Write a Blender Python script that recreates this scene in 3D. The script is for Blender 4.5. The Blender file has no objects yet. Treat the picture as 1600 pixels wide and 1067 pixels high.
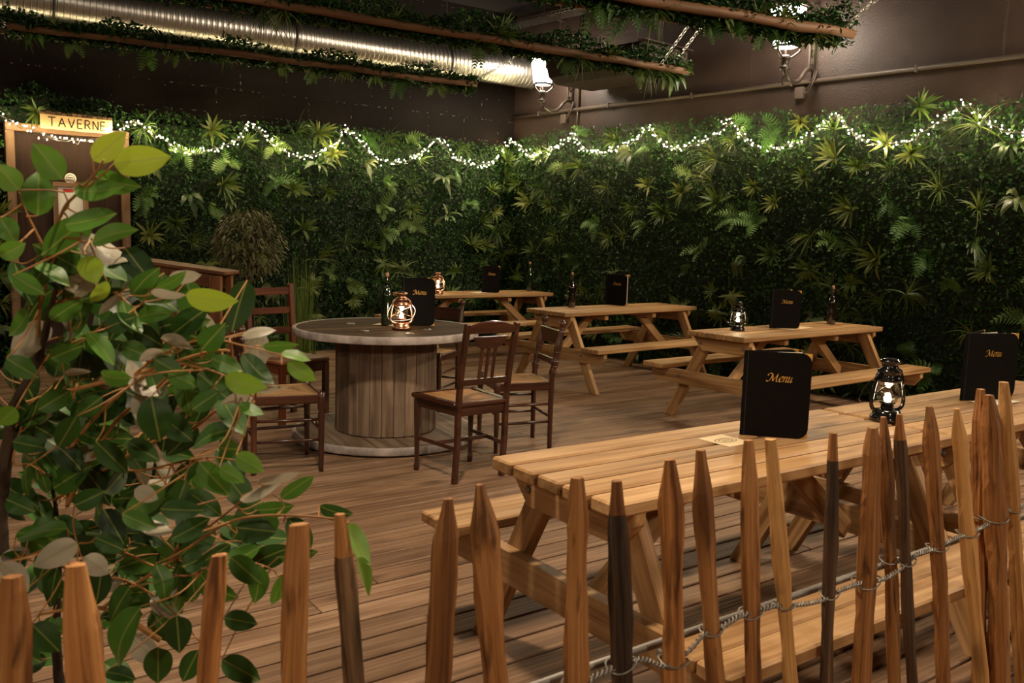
import bpy, math, random
import numpy as np
from mathutils import Vector, Matrix
PI = math.pi
S = bpy.context.scene
COL = S.collection
rng = random.Random(7)
nr = np.random.default_rng(11)

# ------------------------------------------------------------------ survey of the place
F, PITCH, ROLL, HCAM = 1377.3, math.radians(6.983), math.radians(1.723), 1.417
def ray(px, py):
    x, y = (px-800)/F, (py-533.5)/F
    c, s = math.cos(-ROLL), math.sin(-ROLL)
    x, y = x*c-y*s, x*s+y*c
    c, s = math.cos(PITCH), math.sin(PITCH)
    return Vector((x, c-y*s, -y*c-s))
EYE = Vector((0, 0, HCAM))
def at_z(px, py, z):
    d = ray(px, py); return EYE+d*((z-HCAM)/d.z)
def at_d(px, py, dep):
    d = ray(px, py); return EYE+d*(dep/d.y)
def at_plane(px, py, n, off):
    d = ray(px, py); return EYE+d*((off-n.dot(EYE))/n.dot(d))
def z_over(px, py, P):
    d = ray(px, py); t = P.xy.length/d.xy.length
    return HCAM+d.z*t
YAW = math.radians(36.0)
U = Vector((math.cos(YAW), math.sin(YAW), 0)); V = Vector((U.y, -U.x, 0))   # deck axes: along the boards / towards the fence
ZUP = Vector((0, 0, 1))
CORNER = Vector((-.058, 11.884, 0))
WR, WL = math.radians(41.293), math.radians(54.075)
DR = Vector((math.sin(WR), -math.cos(WR), 0)); NR = Vector((-math.cos(WR), -math.sin(WR), 0))   # along the right wall towards us / into the room
DL = Vector((-math.sin(WL), -math.cos(WL), 0)); NL = Vector((math.cos(WL), -math.sin(WL), 0))

cam = bpy.data.objects.new('camera', bpy.data.cameras.new('camera')); COL.objects.link(cam)
Rt = Vector((1, 0, 0)); Up = Vector((0, math.sin(PITCH), math.cos(PITCH))); Fw = Vector((0, math.cos(PITCH), -math.sin(PITCH)))
cr, sr = math.cos(ROLL), math.sin(ROLL)
X = Rt*cr+Up*sr; Y = -Rt*sr+Up*cr; Z = -Fw
cam.matrix_world = Matrix(((X.x, Y.x, Z.x, 0), (X.y, Y.y, Z.y, 0), (X.z, Y.z, Z.z, HCAM), (0, 0, 0, 1)))
cam.data.sensor_width = 36; cam.data.lens = F/1600*36; cam.data.clip_start = .05
cam.data.dof.use_dof = True; cam.data.dof.focus_distance = 5.2; cam.data.dof.aperture_fstop = 9.0
S.camera = cam

# ------------------------------------------------------------------ materials
def nodes(name):
    m = bpy.data.materials.new(name); m.use_nodes = True
    nt = m.node_tree; nt.nodes.clear()
    return m, nt, lambda t, **k: mk(nt, t, **k)
def mk(nt, t, **k):
    n = nt.nodes.new(t)
    for a, b in k.items():
        if a in n.inputs.keys(): n.inputs[a].default_value = b
        else: setattr(n, a, b)
    return n
def ramp(nt, fac, stops):
    r = nt.nodes.new('ShaderNodeValToRGB'); e = r.color_ramp.elements
    while len(e) < len(stops): e.new(.5)
    for i, (p, c) in enumerate(stops): e[i].position = p; e[i].color = (*c, 1)
    nt.links.new(fac, r.inputs[0]); return r.outputs[0]
def plain(name, c, rough=.5, metal=0, bump=0, bscale=40, var=.15, spec=.5, coat=0):
    m, nt, N = nodes(name); L = nt.links.new
    o = N('ShaderNodeOutputMaterial'); b = N('ShaderNodeBsdfPrincipled', Roughness=rough, Metallic=metal)
    b.inputs['Specular IOR Level'].default_value = spec; b.inputs['Coat Weight'].default_value = coat
    tc = N('ShaderNodeTexCoord'); n = N('ShaderNodeTexNoise', Scale=bscale*.2, Detail=5.0)
    L(tc.outputs['Object'], n.inputs['Vector'])
    lo = tuple(x*(1-var) for x in c); hi = tuple(min(1, x*(1+var)) for x in c)
    L(ramp(nt, n.outputs[0], [(.3, lo), (.7, hi)]), b.inputs['Base Color'])
    if bump:
        n2 = N('ShaderNodeTexNoise', Scale=bscale, Detail=4.0); L(tc.outputs['Object'], n2.inputs['Vector'])
        bp = N('ShaderNodeBump', Strength=bump, Distance=.004); L(n2.outputs[0], bp.inputs['Height']); L(bp.outputs[0], b.inputs['Normal'])
    L(b.outputs[0], o.inputs[0]); return m
def wood(name, dark, mid, light, rough=.55, grain=26, knots=True, bump=.25, spread=.35, groove=0, spec=.35, coat=0, blotch=0):
    m, nt, N = nodes(name); L = nt.links.new
    o = N('ShaderNodeOutputMaterial'); b = N('ShaderNodeBsdfPrincipled', Roughness=rough)
    b.inputs['Specular IOR Level'].default_value = spec; b.inputs['Coat Weight'].default_value = coat
    a = N('ShaderNodeAttribute', attribute_name='gc'); r = N('ShaderNodeAttribute', attribute_name='rnd')
    mp = N('ShaderNodeMapping'); mp.inputs['Scale'].default_value = (1.3, grain, grain); L(a.outputs['Vector'], mp.inputs[0])
    n1 = N('ShaderNodeTexNoise', Scale=1.0, Detail=6.0, Roughness=.65, Distortion=.6); L(mp.outputs[0], n1.inputs['Vector'])
    mp2 = N('ShaderNodeMapping'); mp2.inputs['Scale'].default_value = (.7, 5, 5); L(a.outputs['Vector'], mp2.inputs[0])
    n2 = N('ShaderNodeTexNoise', Scale=1.0, Detail=3.0, Distortion=1.2); L(mp2.outputs[0], n2.inputs['Vector'])
    mx = N('ShaderNodeMath', operation='MULTIPLY_ADD'); mx.inputs[1].default_value = .55; L(n1.outputs[0], mx.inputs[0])
    m2 = N('ShaderNodeMath', operation='MULTIPLY'); m2.inputs[1].default_value = .45; L(n2.outputs[0], m2.inputs[0]); L(m2.outputs[0], mx.inputs[2])
    col = ramp(nt, mx.outputs[0], [(.37, dark), (.5, mid), (.63, light)])
    if knots:
        mp3 = N('ShaderNodeMapping'); mp3.inputs['Scale'].default_value = (1.6, 5, 5); L(a.outputs['Vector'], mp3.inputs[0])
        v = N('ShaderNodeTexVoronoi', Scale=1.0); L(mp3.outputs[0], v.inputs['Vector'])
        k = N('ShaderNodeMapRange'); k.inputs[1].default_value = .05; k.inputs[2].default_value = .19; k.inputs[3].default_value = .75; k.inputs[4].default_value = 0
        L(v.outputs['Distance'], k.inputs[0])
        mix = N('ShaderNodeMixRGB', blend_type='MIX'); mix.inputs[2].default_value = (*[x*.55 for x in dark], 1)
        L(k.outputs[0], mix.inputs[0]); L(col, mix.inputs[1]); col = mix.outputs[0]
    if blotch:
        mp4 = N('ShaderNodeMapping'); mp4.inputs['Scale'].default_value = (7, 38, 38); L(a.outputs['Vector'], mp4.inputs[0])
        n4 = N('ShaderNodeTexNoise', Scale=1.0, Detail=5.0, Distortion=.8); L(mp4.outputs[0], n4.inputs['Vector'])
        k4 = N('ShaderNodeMapRange'); k4.inputs[1].default_value = .55; k4.inputs[2].default_value = .70; k4.inputs[3].default_value = 0; k4.inputs[4].default_value = blotch; L(n4.outputs[0], k4.inputs[0])
        mb_ = N('ShaderNodeMixRGB'); mb_.inputs[2].default_value = (*[x*.45 for x in dark], 1); L(k4.outputs[0], mb_.inputs[0]); L(col, mb_.inputs[1]); col = mb_.outputs[0]
    hs = N('ShaderNodeHueSaturation'); L(col, hs.inputs['Color'])
    vr = N('ShaderNodeMapRange'); vr.inputs[3].default_value = 1-spread; vr.inputs[4].default_value = 1+spread; L(r.outputs['Fac'], vr.inputs[0]); L(vr.outputs[0], hs.inputs['Value'])
    L(hs.outputs[0], b.inputs['Base Color'])
    hgt = n1.outputs[0]
    bp = N('ShaderNodeBump', Strength=bump, Distance=.004)
    if groove:
        sx = N('ShaderNodeSeparateXYZ'); L(a.outputs['Vector'], sx.inputs[0])
        w = N('ShaderNodeMath', operation='MULTIPLY'); w.inputs[1].default_value = groove; L(sx.outputs['Y'], w.inputs[0])
        sn = N('ShaderNodeMath', operation='SINE'); L(w.outputs[0], sn.inputs[0])
        ad = N('ShaderNodeMath', operation='MULTIPLY_ADD'); ad.inputs[1].default_value = .35; L(sn.outputs[0], ad.inputs[0]); L(n1.outputs[0], ad.inputs[2]); hgt = ad.outputs[0]
    L(hgt, bp.inputs['Height']); L(bp.outputs[0], b.inputs['Normal'])
    L(b.outputs[0], o.inputs[0]); return m
def emit(name, c, s):
    m, nt, N = nodes(name); o = N('ShaderNodeOutputMaterial'); e = N('ShaderNodeEmission', Strength=s); e.inputs[0].default_value = (*c, 1)
    nt.links.new(e.outputs[0], o.inputs[0]); return m
def leafmat(name, stops, rough=.45, trans=.25, gloss=.4, under=None):
    m, nt, N = nodes(name); L = nt.links.new
    o = N('ShaderNodeOutputMaterial'); b = N('ShaderNodeBsdfPrincipled', Roughness=rough); b.inputs['Specular IOR Level'].default_value = gloss
    r = N('ShaderNodeAttribute', attribute_name='rnd')
    col = ramp(nt, r.outputs['Fac'], stops)
    if under:
        g = N('ShaderNodeNewGeometry'); mix = N('ShaderNodeMixRGB'); mix.inputs[2].default_value = (*under, 1)
        L(g.outputs['Backfacing'], mix.inputs[0]); L(col, mix.inputs[1]); col = mix.outputs[0]
        a = N('ShaderNodeAttribute', attribute_name='gc'); sx = N('ShaderNodeSeparateXYZ'); L(a.outputs['Vector'], sx.inputs[0])
        ab = N('ShaderNodeMath', operation='ABSOLUTE'); L(sx.outputs['Y'], ab.inputs[0])
        vn = N('ShaderNodeMapRange'); vn.inputs[1].default_value = .03; vn.inputs[2].default_value = .075; vn.inputs[3].default_value = .6; vn.inputs[4].default_value = 0; L(ab.outputs[0], vn.inputs[0])
        # side veins
        vv = N('ShaderNodeMath', operation='MULTIPLY_ADD'); vv.inputs[1].default_value = -1.1; L(ab.outputs[0], vv.inputs[0]); L(sx.outputs['X'], vv.inputs[2])
        ws = N('ShaderNodeMath', operation='MULTIPLY'); ws.inputs[1].default_value = 52; L(vv.outputs[0], ws.inputs[0])
        sn = N('ShaderNodeMath', operation='SINE'); L(ws.outputs[0], sn.inputs[0])
        bp = N('ShaderNodeBump', Strength=.25, Distance=.002); L(sn.outputs[0], bp.inputs['Height']); L(bp.outputs[0], b.inputs['Normal'])
        mv = N('ShaderNodeMixRGB'); mv.inputs[2].default_value = (.30, .34, .08, 1); L(vn.outputs[0], mv.inputs[0]); L(col, mv.inputs[1]); col = mv.outputs[0]
    L(col, b.inputs['Base Color'])
    t = N('ShaderNodeBsdfTranslucent'); L(col, t.inputs[0])
    mx = N('ShaderNodeMixShader'); mx.inputs[0].default_value = trans; L(b.outputs[0], mx.inputs[1]); L(t.outputs[0], mx.inputs[2])
    L(mx.outputs[0], o.inputs[0]); return m
def thin_glass(name, tint=(1, 1, 1), refl=.12):
    m, nt, N = nodes(name); L = nt.links.new
    o = N('ShaderNodeOutputMaterial'); t = N('ShaderNodeBsdfTransparent'); t.inputs[0].default_value = (*tint, 1); g = N('ShaderNodeBsdfGlossy', Roughness=.05)
    f = N('ShaderNodeLayerWeight', Blend=.35); ad = N('ShaderNodeMath', operation='MULTIPLY_ADD'); ad.inputs[1].default_value = .6; ad.inputs[2].default_value = refl*.4
    L(f.outputs['Fresnel'], ad.inputs[0]); mx = N('ShaderNodeMixShader'); L(ad.outputs[0], mx.inputs[0]); L(t.outputs[0], mx.inputs[1]); L(g.outputs[0], mx.inputs[2])
    L(mx.outputs[0], o.inputs[0]); return m
def wallmat(name, c, bw, bh, rough, seam=.6, chips=0.0, mort=.012, spec=.2):
    m, nt, N = nodes(name); L = nt.links.new
    o = N('ShaderNodeOutputMaterial'); b = N('ShaderNodeBsdfPrincipled', Roughness=rough); b.inputs['Specular IOR Level'].default_value = spec
    a = N('ShaderNodeAttribute', attribute_name='gc')
    br = N('ShaderNodeTexBrick', Scale=1.0); br.inputs['Brick Width'].default_value = bw; br.inputs['Row Height'].default_value = bh
    br.inputs['Mortar Size'].default_value = mort; br.inputs['Mortar Smooth'].default_value = .4
    br.inputs['Color1'].default_value = (1, 1, 1, 1); br.inputs['Color2'].default_value = (.86, .86, .86, 1); br.inputs['Mortar'].default_value = (.78, .76, .74, 1)
    L(a.outputs['Vector'], br.inputs['Vector'])
    n = N('ShaderNodeTexNoise', Scale=2.2, Detail=8.0, Roughness=.6); L(a.outputs['Vector'], n.inputs['Vector'])
    col = ramp(nt, n.outputs[0], [(.3, tuple(x*.72 for x in c)), (.7, tuple(x*1.25 for x in c))])
    mm = N('ShaderNodeMixRGB', blend_type='MULTIPLY'); mm.inputs[0].default_value = 1; L(col, mm.inputs[1]); L(br.outputs['Color'], mm.inputs[2]); col = mm.outputs[0]
    if chips:
        n3 = N('ShaderNodeTexNoise', Scale=26.0, Detail=6.0); L(a.outputs['Vector'], n3.inputs['Vector'])
        mu = N('ShaderNodeMath', operation='MULTIPLY'); L(n3.outputs[0], mu.inputs[0]); L(br.outputs['Fac'], mu.inputs[1])
        th = N('ShaderNodeMapRange'); th.inputs[1].default_value = .56; th.inputs[2].default_value = .66; th.inputs[4].default_value = chips; L(mu.outputs[0], th.inputs[0])
        mc = N('ShaderNodeMixRGB'); mc.inputs[2].default_value = (.45, .38, .33, 1); L(th.outputs[0], mc.inputs[0]); L(col, mc.inputs[1]); col = mc.outputs[0]
    L(col, b.inputs['Base Color'])
    n2 = N('ShaderNodeTexNoise', Scale=60.0, Detail=6.0); L(a.outputs['Vector'], n2.inputs['Vector'])
    ad = N('ShaderNodeMath', operation='MULTIPLY_ADD'); ad.inputs[1].default_value = -seam; L(br.outputs['Fac'], ad.inputs[0]); L(n2.outputs[0], ad.inputs[2])
    bp = N('ShaderNodeBump', Strength=.6, Distance=.006); L(ad.outputs[0], bp.inputs['Height']); L(bp.outputs[0], b.inputs['Normal'])
    L(b.outputs[0], o.inputs[0]); return m

M = {}
M['deck'] = wood('deck_wood', (.12, .064, .035), (.23, .132, .075), (.355, .225, .138), rough=.6, grain=40, spread=.14, groove=2*PI/.0232, bump=.45)
M['pine'] = wood('pine_wood', (.17, .078, .028), (.37, .205, .086), (.52, .32, .155), rough=.5, grain=34, spread=.18)
M['picket'] = wood('chestnut_picket_wood', (.14, .046, .013), (.42, .175, .052), (.62, .31, .11), rough=.55, grain=60, spread=.28, bump=1.0, blotch=.8)
M['picket_pale'] = wood('pale_picket_wood', (.34, .155, .045), (.58, .30, .10), (.74, .43, .17), rough=.55, grain=60, spread=.15, bump=.8, blotch=.45)
M['bark'] = wood('bark_wood', (.022, .012, .007), (.105, .056, .028), (.36, .20, .09), rough=.8, grain=24, spread=.2, bump=1.0, blotch=.6)
M['log'] = wood('log_wood', (.085, .038, .016), (.16, .078, .035), (.23, .125, .06), rough=.6, grain=18, spread=.15, bump=.5)
M['spool'] = wood('weathered_spool_wood', (.075, .048, .032), (.16, .108, .072), (.25, .18, .125), rough=.6, grain=20, spread=.35, bump=.5)
M['spool_top'] = wood('spool_top_wood', (.022, .012, .006), (.052, .029, .015), (.100, .060, .032), rough=.7, grain=24, spread=.25, bump=.2, spec=.08)
M['rim'] = plain('worn_grey_paint', (.34, .29, .27), .6, bump=.5, bscale=60, var=.4)
M['mahogany'] = wood('dark_polished_wood', (.020, .006, .003), (.045, .014, .006), (.085, .028, .012), rough=.32, grain=22, knots=False, bump=.1, spread=.15, spec=.5, coat=.25)
M['redwood'] = wood('reddish_chair_wood', (.05, .011, .004), (.10, .024, .008), (.16, .045, .016), rough=.35, grain=22, knots=False, bump=.1, spread=.15, spec=.5, coat=.2)
M['leather'] = plain('brown_leather', (.22, .07, .025), .4, bump=.3, bscale=90)
M['stand'] = wood('brown_stand_wood', (.10, .036, .014), (.19, .075, .028), (.28, .125, .05), rough=.5, grain=20, spread=.2)
M['door'] = wood('door_veneer', (.022, .010, .007), (.036, .017, .011), (.052, .026, .017), rough=.6, grain=40, knots=False, spread=.12, bump=.15, spec=.2)
M['casing'] = wood('casing_wood', (.16, .085, .045), (.24, .135, .075), (.31, .185, .11), rough=.55, grain=26, spread=.15)
M['wall_l'] = wallmat('painted_block_wall', (.0085, .0058, .0046), .52, .26, .65, chips=.3, mort=.010, spec=.08)
M['wall_r'] = wallmat('painted_panel_wall', (.0330, .0208, .0163), 2.4, 1.25, .5, mort=.008)
M['black'] = plain('black_ceiling_paint', (.012, .009, .008), .8)
M['acbrown'] = plain('dark_brown_casing', (.022, .016, .013), .8, var=.1, spec=.04)
M['brownmetal'] = plain('brown_painted_metal', (.055, .040, .032), .5, var=.1, spec=.3)
M['iron'] = plain('dark_cast_iron', (.045, .034, .028), .42, metal=.3, bump=.2, bscale=50)
M['galv'] = plain('galvanised_steel', (.50, .48, .455), .32, metal=1, var=.12, bscale=60)
M['wire'] = plain('grey_fence_wire', (.21, .19, .165), .55, metal=.5)
M['chain'] = plain('zinc_chain', (.62, .60, .57), .4, metal=.9)
M['rubber'] = plain('black_rubber', (.015, .013, .012), .5)
M['blackenamel'] = plain('black_enamel', (.006, .005, .005), .12, spec=.6, coat=.5)
M['copper'] = plain('aged_copper', (.52, .27, .17), .3, metal=1, var=.25, bscale=80)
M['cover'] = plain('black_menu_cover', (.0045, .0033, .0030), .7, bump=.25, bscale=300, spec=.08)
M['gold'] = plain('gold_foil', (.62, .33, .07), .4, metal=.15)
M['paper'] = plain('paper', (.75, .68, .58), .7, var=.05)
M['card'] = plain('cream_card', (.72, .56, .34), .7, var=.06)
M['ink'] = plain('brown_ink', (.20, .10, .035), .7)
M['blackink'] = plain('black_paint', (.012, .008, .006), .6)
M['signface'] = wood('pale_sign_wood', (.50, .30, .13), (.66, .43, .21), (.78, .56, .31), rough=.6, grain=24, knots=False, spread=.05)
M['bottle'] = plain('dark_green_bottle_glass', (.006, .012, .005), .06, spec=.9, coat=1)
M['bottle_brown'] = plain('dark_brown_bottle_glass', (.010, .006, .004), .06, spec=.9, coat=1)
M['cork'] = plain('cork', (.50, .27, .11), .8, bump=.4, bscale=120)
M['rush'] = wood('woven_rush', (.16, .085, .035), (.34, .20, .09), (.50, .32, .15), rough=.7, grain=160, knots=False, bump=1.0, spread=.15)
M['cane'] = wood('woven_cane', (.22, .10, .035), (.40, .20, .075), (.52, .29, .12), rough=.55, grain=150, knots=False, bump=.9, spread=.1)
M['glass'] = thin_glass('clear_glass')
M['white'] = plain('white_plastic', (.8, .78, .74), .5, var=.03)
M['grey'] = plain('grey_plastic', (.25, .24, .23), .5)
M['red'] = plain('red_print', (.55, .03, .02), .6)
M['trunk'] = wood('tree_bark', (.016, .010, .006), (.045, .028, .017), (.10, .065, .04), rough=.85, grain=20, bump=1.0, spread=.15)
M['twig'] = wood('orange_twig', (.20, .085, .02), (.34, .16, .045), (.44, .23, .08), rough=.6, grain=40, knots=False, spread=.2)
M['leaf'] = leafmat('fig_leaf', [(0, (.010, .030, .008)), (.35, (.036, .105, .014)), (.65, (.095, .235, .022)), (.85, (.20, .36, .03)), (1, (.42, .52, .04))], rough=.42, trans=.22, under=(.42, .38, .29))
M['hedge'] = leafmat('ivy_leaf', [(0, (.005, .016, .004)), (.5, (.013, .047, .007)), (.85, (.030, .098, .012)), (1, (.07, .155, .02))], rough=.45, trans=.22, gloss=.32)
M['blade'] = leafmat('spiky_leaf', [(0, (.03, .065, .012)), (.5, (.085, .135, .022)), (1, (.21, .22, .05))], rough=.45, trans=.28)
M['fern'] = leafmat('fern_leaf', [(0, (.030, .085, .016)), (.5, (.07, .155, .03)), (1, (.16, .22, .06))], rough=.5, trans=.3)
M['broad'] = leafmat('broad_leaf', [(0, (.020, .050, .012)), (.5, (.050, .090, .026)), (1, (.14, .165, .07))], rough=.42, trans=.2, gloss=.5)
M['drytree'] = leafmat('dull_leaf', [(0, (.05, .045, .018)), (.5, (.12, .11, .04)), (1, (.20, .19, .09))], rough=.5, trans=.2)
M['reed'] = leafmat('reed_leaf', [(0, (.05, .10, .015)), (.5, (.12, .19, .03)), (1, (.20, .26, .06))], rough=.5, trans=.2)
M['panel'] = plain('dark_backing_mesh', (.010, .018, .006), .8)
WARM = (1.0, .80, .56)
M['lampglass'] = emit('lit_lantern_glass', (1.0, .86, .68), 55)
M['fairy'] = emit('lit_fairy_bulb', (1.0, .80, .42), 270)
M['led'] = emit('lit_led', (1.0, .82, .50), 22)

# ------------------------------------------------------------------ mesh building
class MB:
    def __init__(s): s.v = []; s.f = []; s.m = []; s.g = []; s.r = []; s.sm = []
    def add(s, vs, fs, mat=0, gc=None, rnd=None, smooth=False):
        b = len(s.v); rnd = rng.random() if rnd is None else rnd
        s.v += [tuple(x) for x in vs]; s.g += [tuple(x) for x in (gc if gc is not None else vs)]
        s.r += [rnd]*len(vs) if not isinstance(rnd, (list, tuple)) else list(rnd)
        s.f += [tuple(b+i for i in f) for f in fs]; s.m += [mat]*len(fs); s.sm += [smooth]*len(fs)
    def box(s, mtx, sx, sy, sz, c=.003, mat=0, axis=0, rnd=None):
        """chamfered box centred on mtx, size sx sy sz, grain along the axis"""
        h = (sx/2, sy/2, sz/2); c = min(c, min(h)*.6); vs = []; idx = {}
        sg = [(a, b, d) for a in (-1, 1) for b in (-1, 1) for d in (-1, 1)]
        for q in sg:
            for k in range(3):
                idx[q, k] = len(vs); vs.append(tuple(q[i]*(h[i] if i == k else h[i]-c) for i in range(3)))
        fs = []
        for k in range(3):
            i, j = (k+1) % 3, (k+2) % 3
            for sk in (-1, 1):
                f = []
                for a, b in ((-1, -1), (1, -1), (1, 1), (-1, 1)):
                    q = [0, 0, 0]; q[k] = sk; q[i] = a; q[j] = b; f.append(idx[tuple(q), k])
                fs.append(f if sk > 0 else f[::-1])
            for a in (-1, 1):
                for b in (-1, 1):
                    q0 = [0, 0, 0]; q0[i] = a; q0[j] = b; q0[k] = -1; q1 = list(q0); q1[k] = 1
                    f = [idx[tuple(q0), i], idx[tuple(q0), j], idx[tuple(q1), j], idx[tuple(q1), i]]
                    fs.append(f if a*b > 0 else f[::-1])
        for q in sg:
            f = [idx[q, 0], idx[q, 1], idx[q, 2]]; fs.append(f if q[0]*q[1]*q[2] > 0 else f[::-1])
        off = Vector((rng.uniform(-40, 40), rng.uniform(-40, 40), rng.uniform(-40, 40)))
        perm = {0: (0, 1, 2), 1: (1, 0, 2), 2: (2, 0, 1)}[axis]
        gc = [Vector((p[perm[0]], p[perm[1]], p[perm[2]]))+off for p in vs]
        gc = [Vector((g.x, (g.y-off.y)+round(off.y), g.z)) for g in gc]
        s.add([mtx @ Vector(p) for p in vs], fs, mat, gc, rnd)
    def beam(s, a, b, w, h, up=ZUP, c=.003, mat=0, rnd=None, ext=0):
        """rectangular bar from a to b, w wide, h high"""
        a = Vector(a); b = Vector(b); d = (b-a); L = d.length+2*ext; x = d.normalized()
        y = Vector(up).cross(x)
        if y.length < 1e-4: y = Vector((1, 0, 0)).cross(x)
        y.normalize(); z = x.cross(y); o = (a+b)/2
        m = Matrix(((x.x, y.x, z.x, o.x), (x.y, y.y, z.y, o.y), (x.z, y.z, z.z, o.z), (0, 0, 0, 1)))
        s.box(m, L, w, h, c, mat, 0, rnd)
    def prism(s, mtx, poly, t, c=.003, mat=0, rnd=None):
        """convex polygon (x,z) extruded along local y by t, chamfered caps"""
        n = len(poly); P = [Vector((p[0], 0, p[1])) for p in poly]; ctr = sum(P, Vector())/n
        ins = [p+(ctr-p).normalized()*c*1.3 for p in P]; vs = []
        for y, R in ((-t/2, ins), (-t/2+c, P), (t/2-c, P), (t/2, ins)): vs += [Vector((p.x, y, p.z)) for p in R]
        fs = [tuple(range(n)), tuple(range(4*n-1, 3*n-1, -1))]
        for k in range(3):
            for i in range(n):
                j = (i+1) % n; fs.append((k*n+i, (k+1)*n+i, (k+1)*n+j, k*n+j))
        area = sum(poly[i][0]*poly[(i+1) % n][1]-poly[(i+1) % n][0]*poly[i][1] for i in range(n))
        if area < 0: fs = [f[::-1] for f in fs]
        off = Vector((rng.uniform(-40, 40), rng.uniform(-40, 40), rng.uniform(-40, 40)))
        s.add([mtx @ p for p in vs], fs, mat, [p+off for p in vs], rnd)
    def tube(s, pts, rad, n=8, mat=0, cap=True, rnd=None, jit=0):
        """round tube along pts; rad a number or one per point; grain along the length"""
        pts = [Vector(p) for p in pts]; k = len(pts); rad = rad if isinstance(rad, (list, tuple)) else [rad]*k
        vs = []; gc = []; L = 0; off = rng.uniform(-50, 50); fr = None
        for i, p in enumerate(pts):
            t = (pts[min(i+1, k-1)]-pts[max(i-1, 0)])
            t = t.normalized() if t.length > 1e-9 else ZUP
            if fr is None:
                fr = t.orthogonal().normalized()
            fr = (fr-t*fr.dot(t)); fr = fr.normalized() if fr.length > 1e-6 else t.orthogonal().normalized()
            bi = t.cross(fr)
            if i: L += (p-pts[i-1]).length
            for j in range(n):
                a = 2*PI*j/n; r = rad[i]*(1+(rng.uniform(-jit, jit) if jit else 0)); d = fr*math.cos(a)+bi*math.sin(a)
                vs.append(p+d*r); gc.append(Vector((L+off, math.cos(a)*rad[i]+off, math.sin(a)*rad[i])))
        fs = [(i*n+j, i*n+(j+1) % n, (i+1)*n+(j+1) % n, (i+1)*n+j) for i in range(k-1) for j in range(n)]
        if cap: fs += [tuple(range(n-1, -1, -1)), tuple(range((k-1)*n, k*n))]
        s.add(vs, fs, mat, gc, rnd, smooth=n > 5)
    def lathe(s, mtx, prof, n=20, mat=0, rnd=None, smooth=True, cap=True):
        """revolve (r,z) profile about local z"""
        vs = []; gc = []; off = rng.uniform(-30, 30)
        for r, z in prof:
            for j in range(n):
                a = 2*PI*j/n; vs.append(mtx @ Vector((r*math.cos(a), r*math.sin(a), z))); gc.append(Vector((z+off, r*math.cos(a)+off, r*math.sin(a))))
        k = len(prof)
        fs = [(i*n+j, i*n+(j+1) % n, (i+1)*n+(j+1) % n, (i+1)*n+j) for i in range(k-1) for j in range(n)]
        if cap and prof[0] == prof[-1]: cap = False
        if cap and prof[0][0] > 1e-6: fs.append(tuple(range(n-1, -1, -1)))
        if cap and prof[-1][0] > 1e-6: fs.append(tuple(range((k-1)*n, k*n)))
        s.add(vs, fs, mat, gc, rnd, smooth)
    def sphere(s, c, r, mat=0, n=8, k=5):
        prof = [(max(r*math.sin(PI*i/k), 1e-7), -r*math.cos(PI*i/k)) for i in range(k+1)]
        s.lathe(Matrix.Translation(c), prof, n, mat)
    def build(s, name, mats, parent=None):
        me = bpy.data.meshes.new(name); me.from_pydata(s.v, [], s.f)
        for m in (mats if isinstance(mats, (list, tuple)) else [mats]): me.materials.append(m)
        me.polygons.foreach_set('material_index', s.m); me.polygons.foreach_set('use_smooth', s.sm)
        a = me.attributes.new('gc', 'FLOAT_VECTOR', 'POINT'); a.data.foreach_set('vector', np.array(s.g, dtype=np.float32).ravel())
        a = me.attributes.new('rnd', 'FLOAT', 'POINT'); a.data.foreach_set('value', np.array(s.r, dtype=np.float32))
        me.update(); o = bpy.data.objects.new(name, me); COL.objects.link(o)
        if parent: o.parent = parent
        return o
def frame(o, x, y, z=None):
    x = Vector(x).normalized(); y = Vector(y).normalized(); z = Vector(z).normalized() if z is not None else x.cross(y)
    return Matrix(((x.x, y.x, z.x, o[0]), (x.y, y.y, z.y, o[1]), (x.z, y.z, z.z, o[2]), (0, 0, 0, 1)))
def rotz(o, a): return Matrix.Translation(o) @ Matrix.Rotation(a, 4, 'Z')
def catmull(P, n=6):
    P = [Vector(p) for p in P]; out = []
    for i in range(len(P)-1):
        a = P[max(i-1, 0)]; b = P[i]; c = P[i+1]; d = P[min(i+2, len(P)-1)]
        for k in range(n):
            t = k/n; out.append(.5*((2*b)+(c-a)*t+(2*a-5*b+4*c-d)*t*t+(3*b-a-3*c+d)*t**3))
    out.append(P[-1]); return out
def tag(o, label=None, cat=None, group=None, kind=None):
    if label: o['label'] = label
    if cat: o['category'] = cat
    if group: o['group'] = group
    if kind: o['kind'] = kind
    return o
def thing(name, label, cat, loc=(0, 0, 0), rz=0, group=None):
    o = bpy.data.objects.new(name, None); COL.objects.link(o); o.location = loc; o.rotation_euler = (0, 0, rz); o.empty_display_size = .1
    return tag(o, label, cat, group)
def dup(root, loc, rz, label, group=None):
    r = root.copy(); COL.objects.link(r); r.location = loc; r.rotation_euler = (0, 0, rz); r['label'] = label
    if group: r['group'] = group
    def kids(src, dst):
        for ch in list(src.children):
            c = ch.copy(); COL.objects.link(c); c.parent = dst; kids(ch, c)
    kids(root, r); return r
I4 = Matrix.Identity(4)

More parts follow.
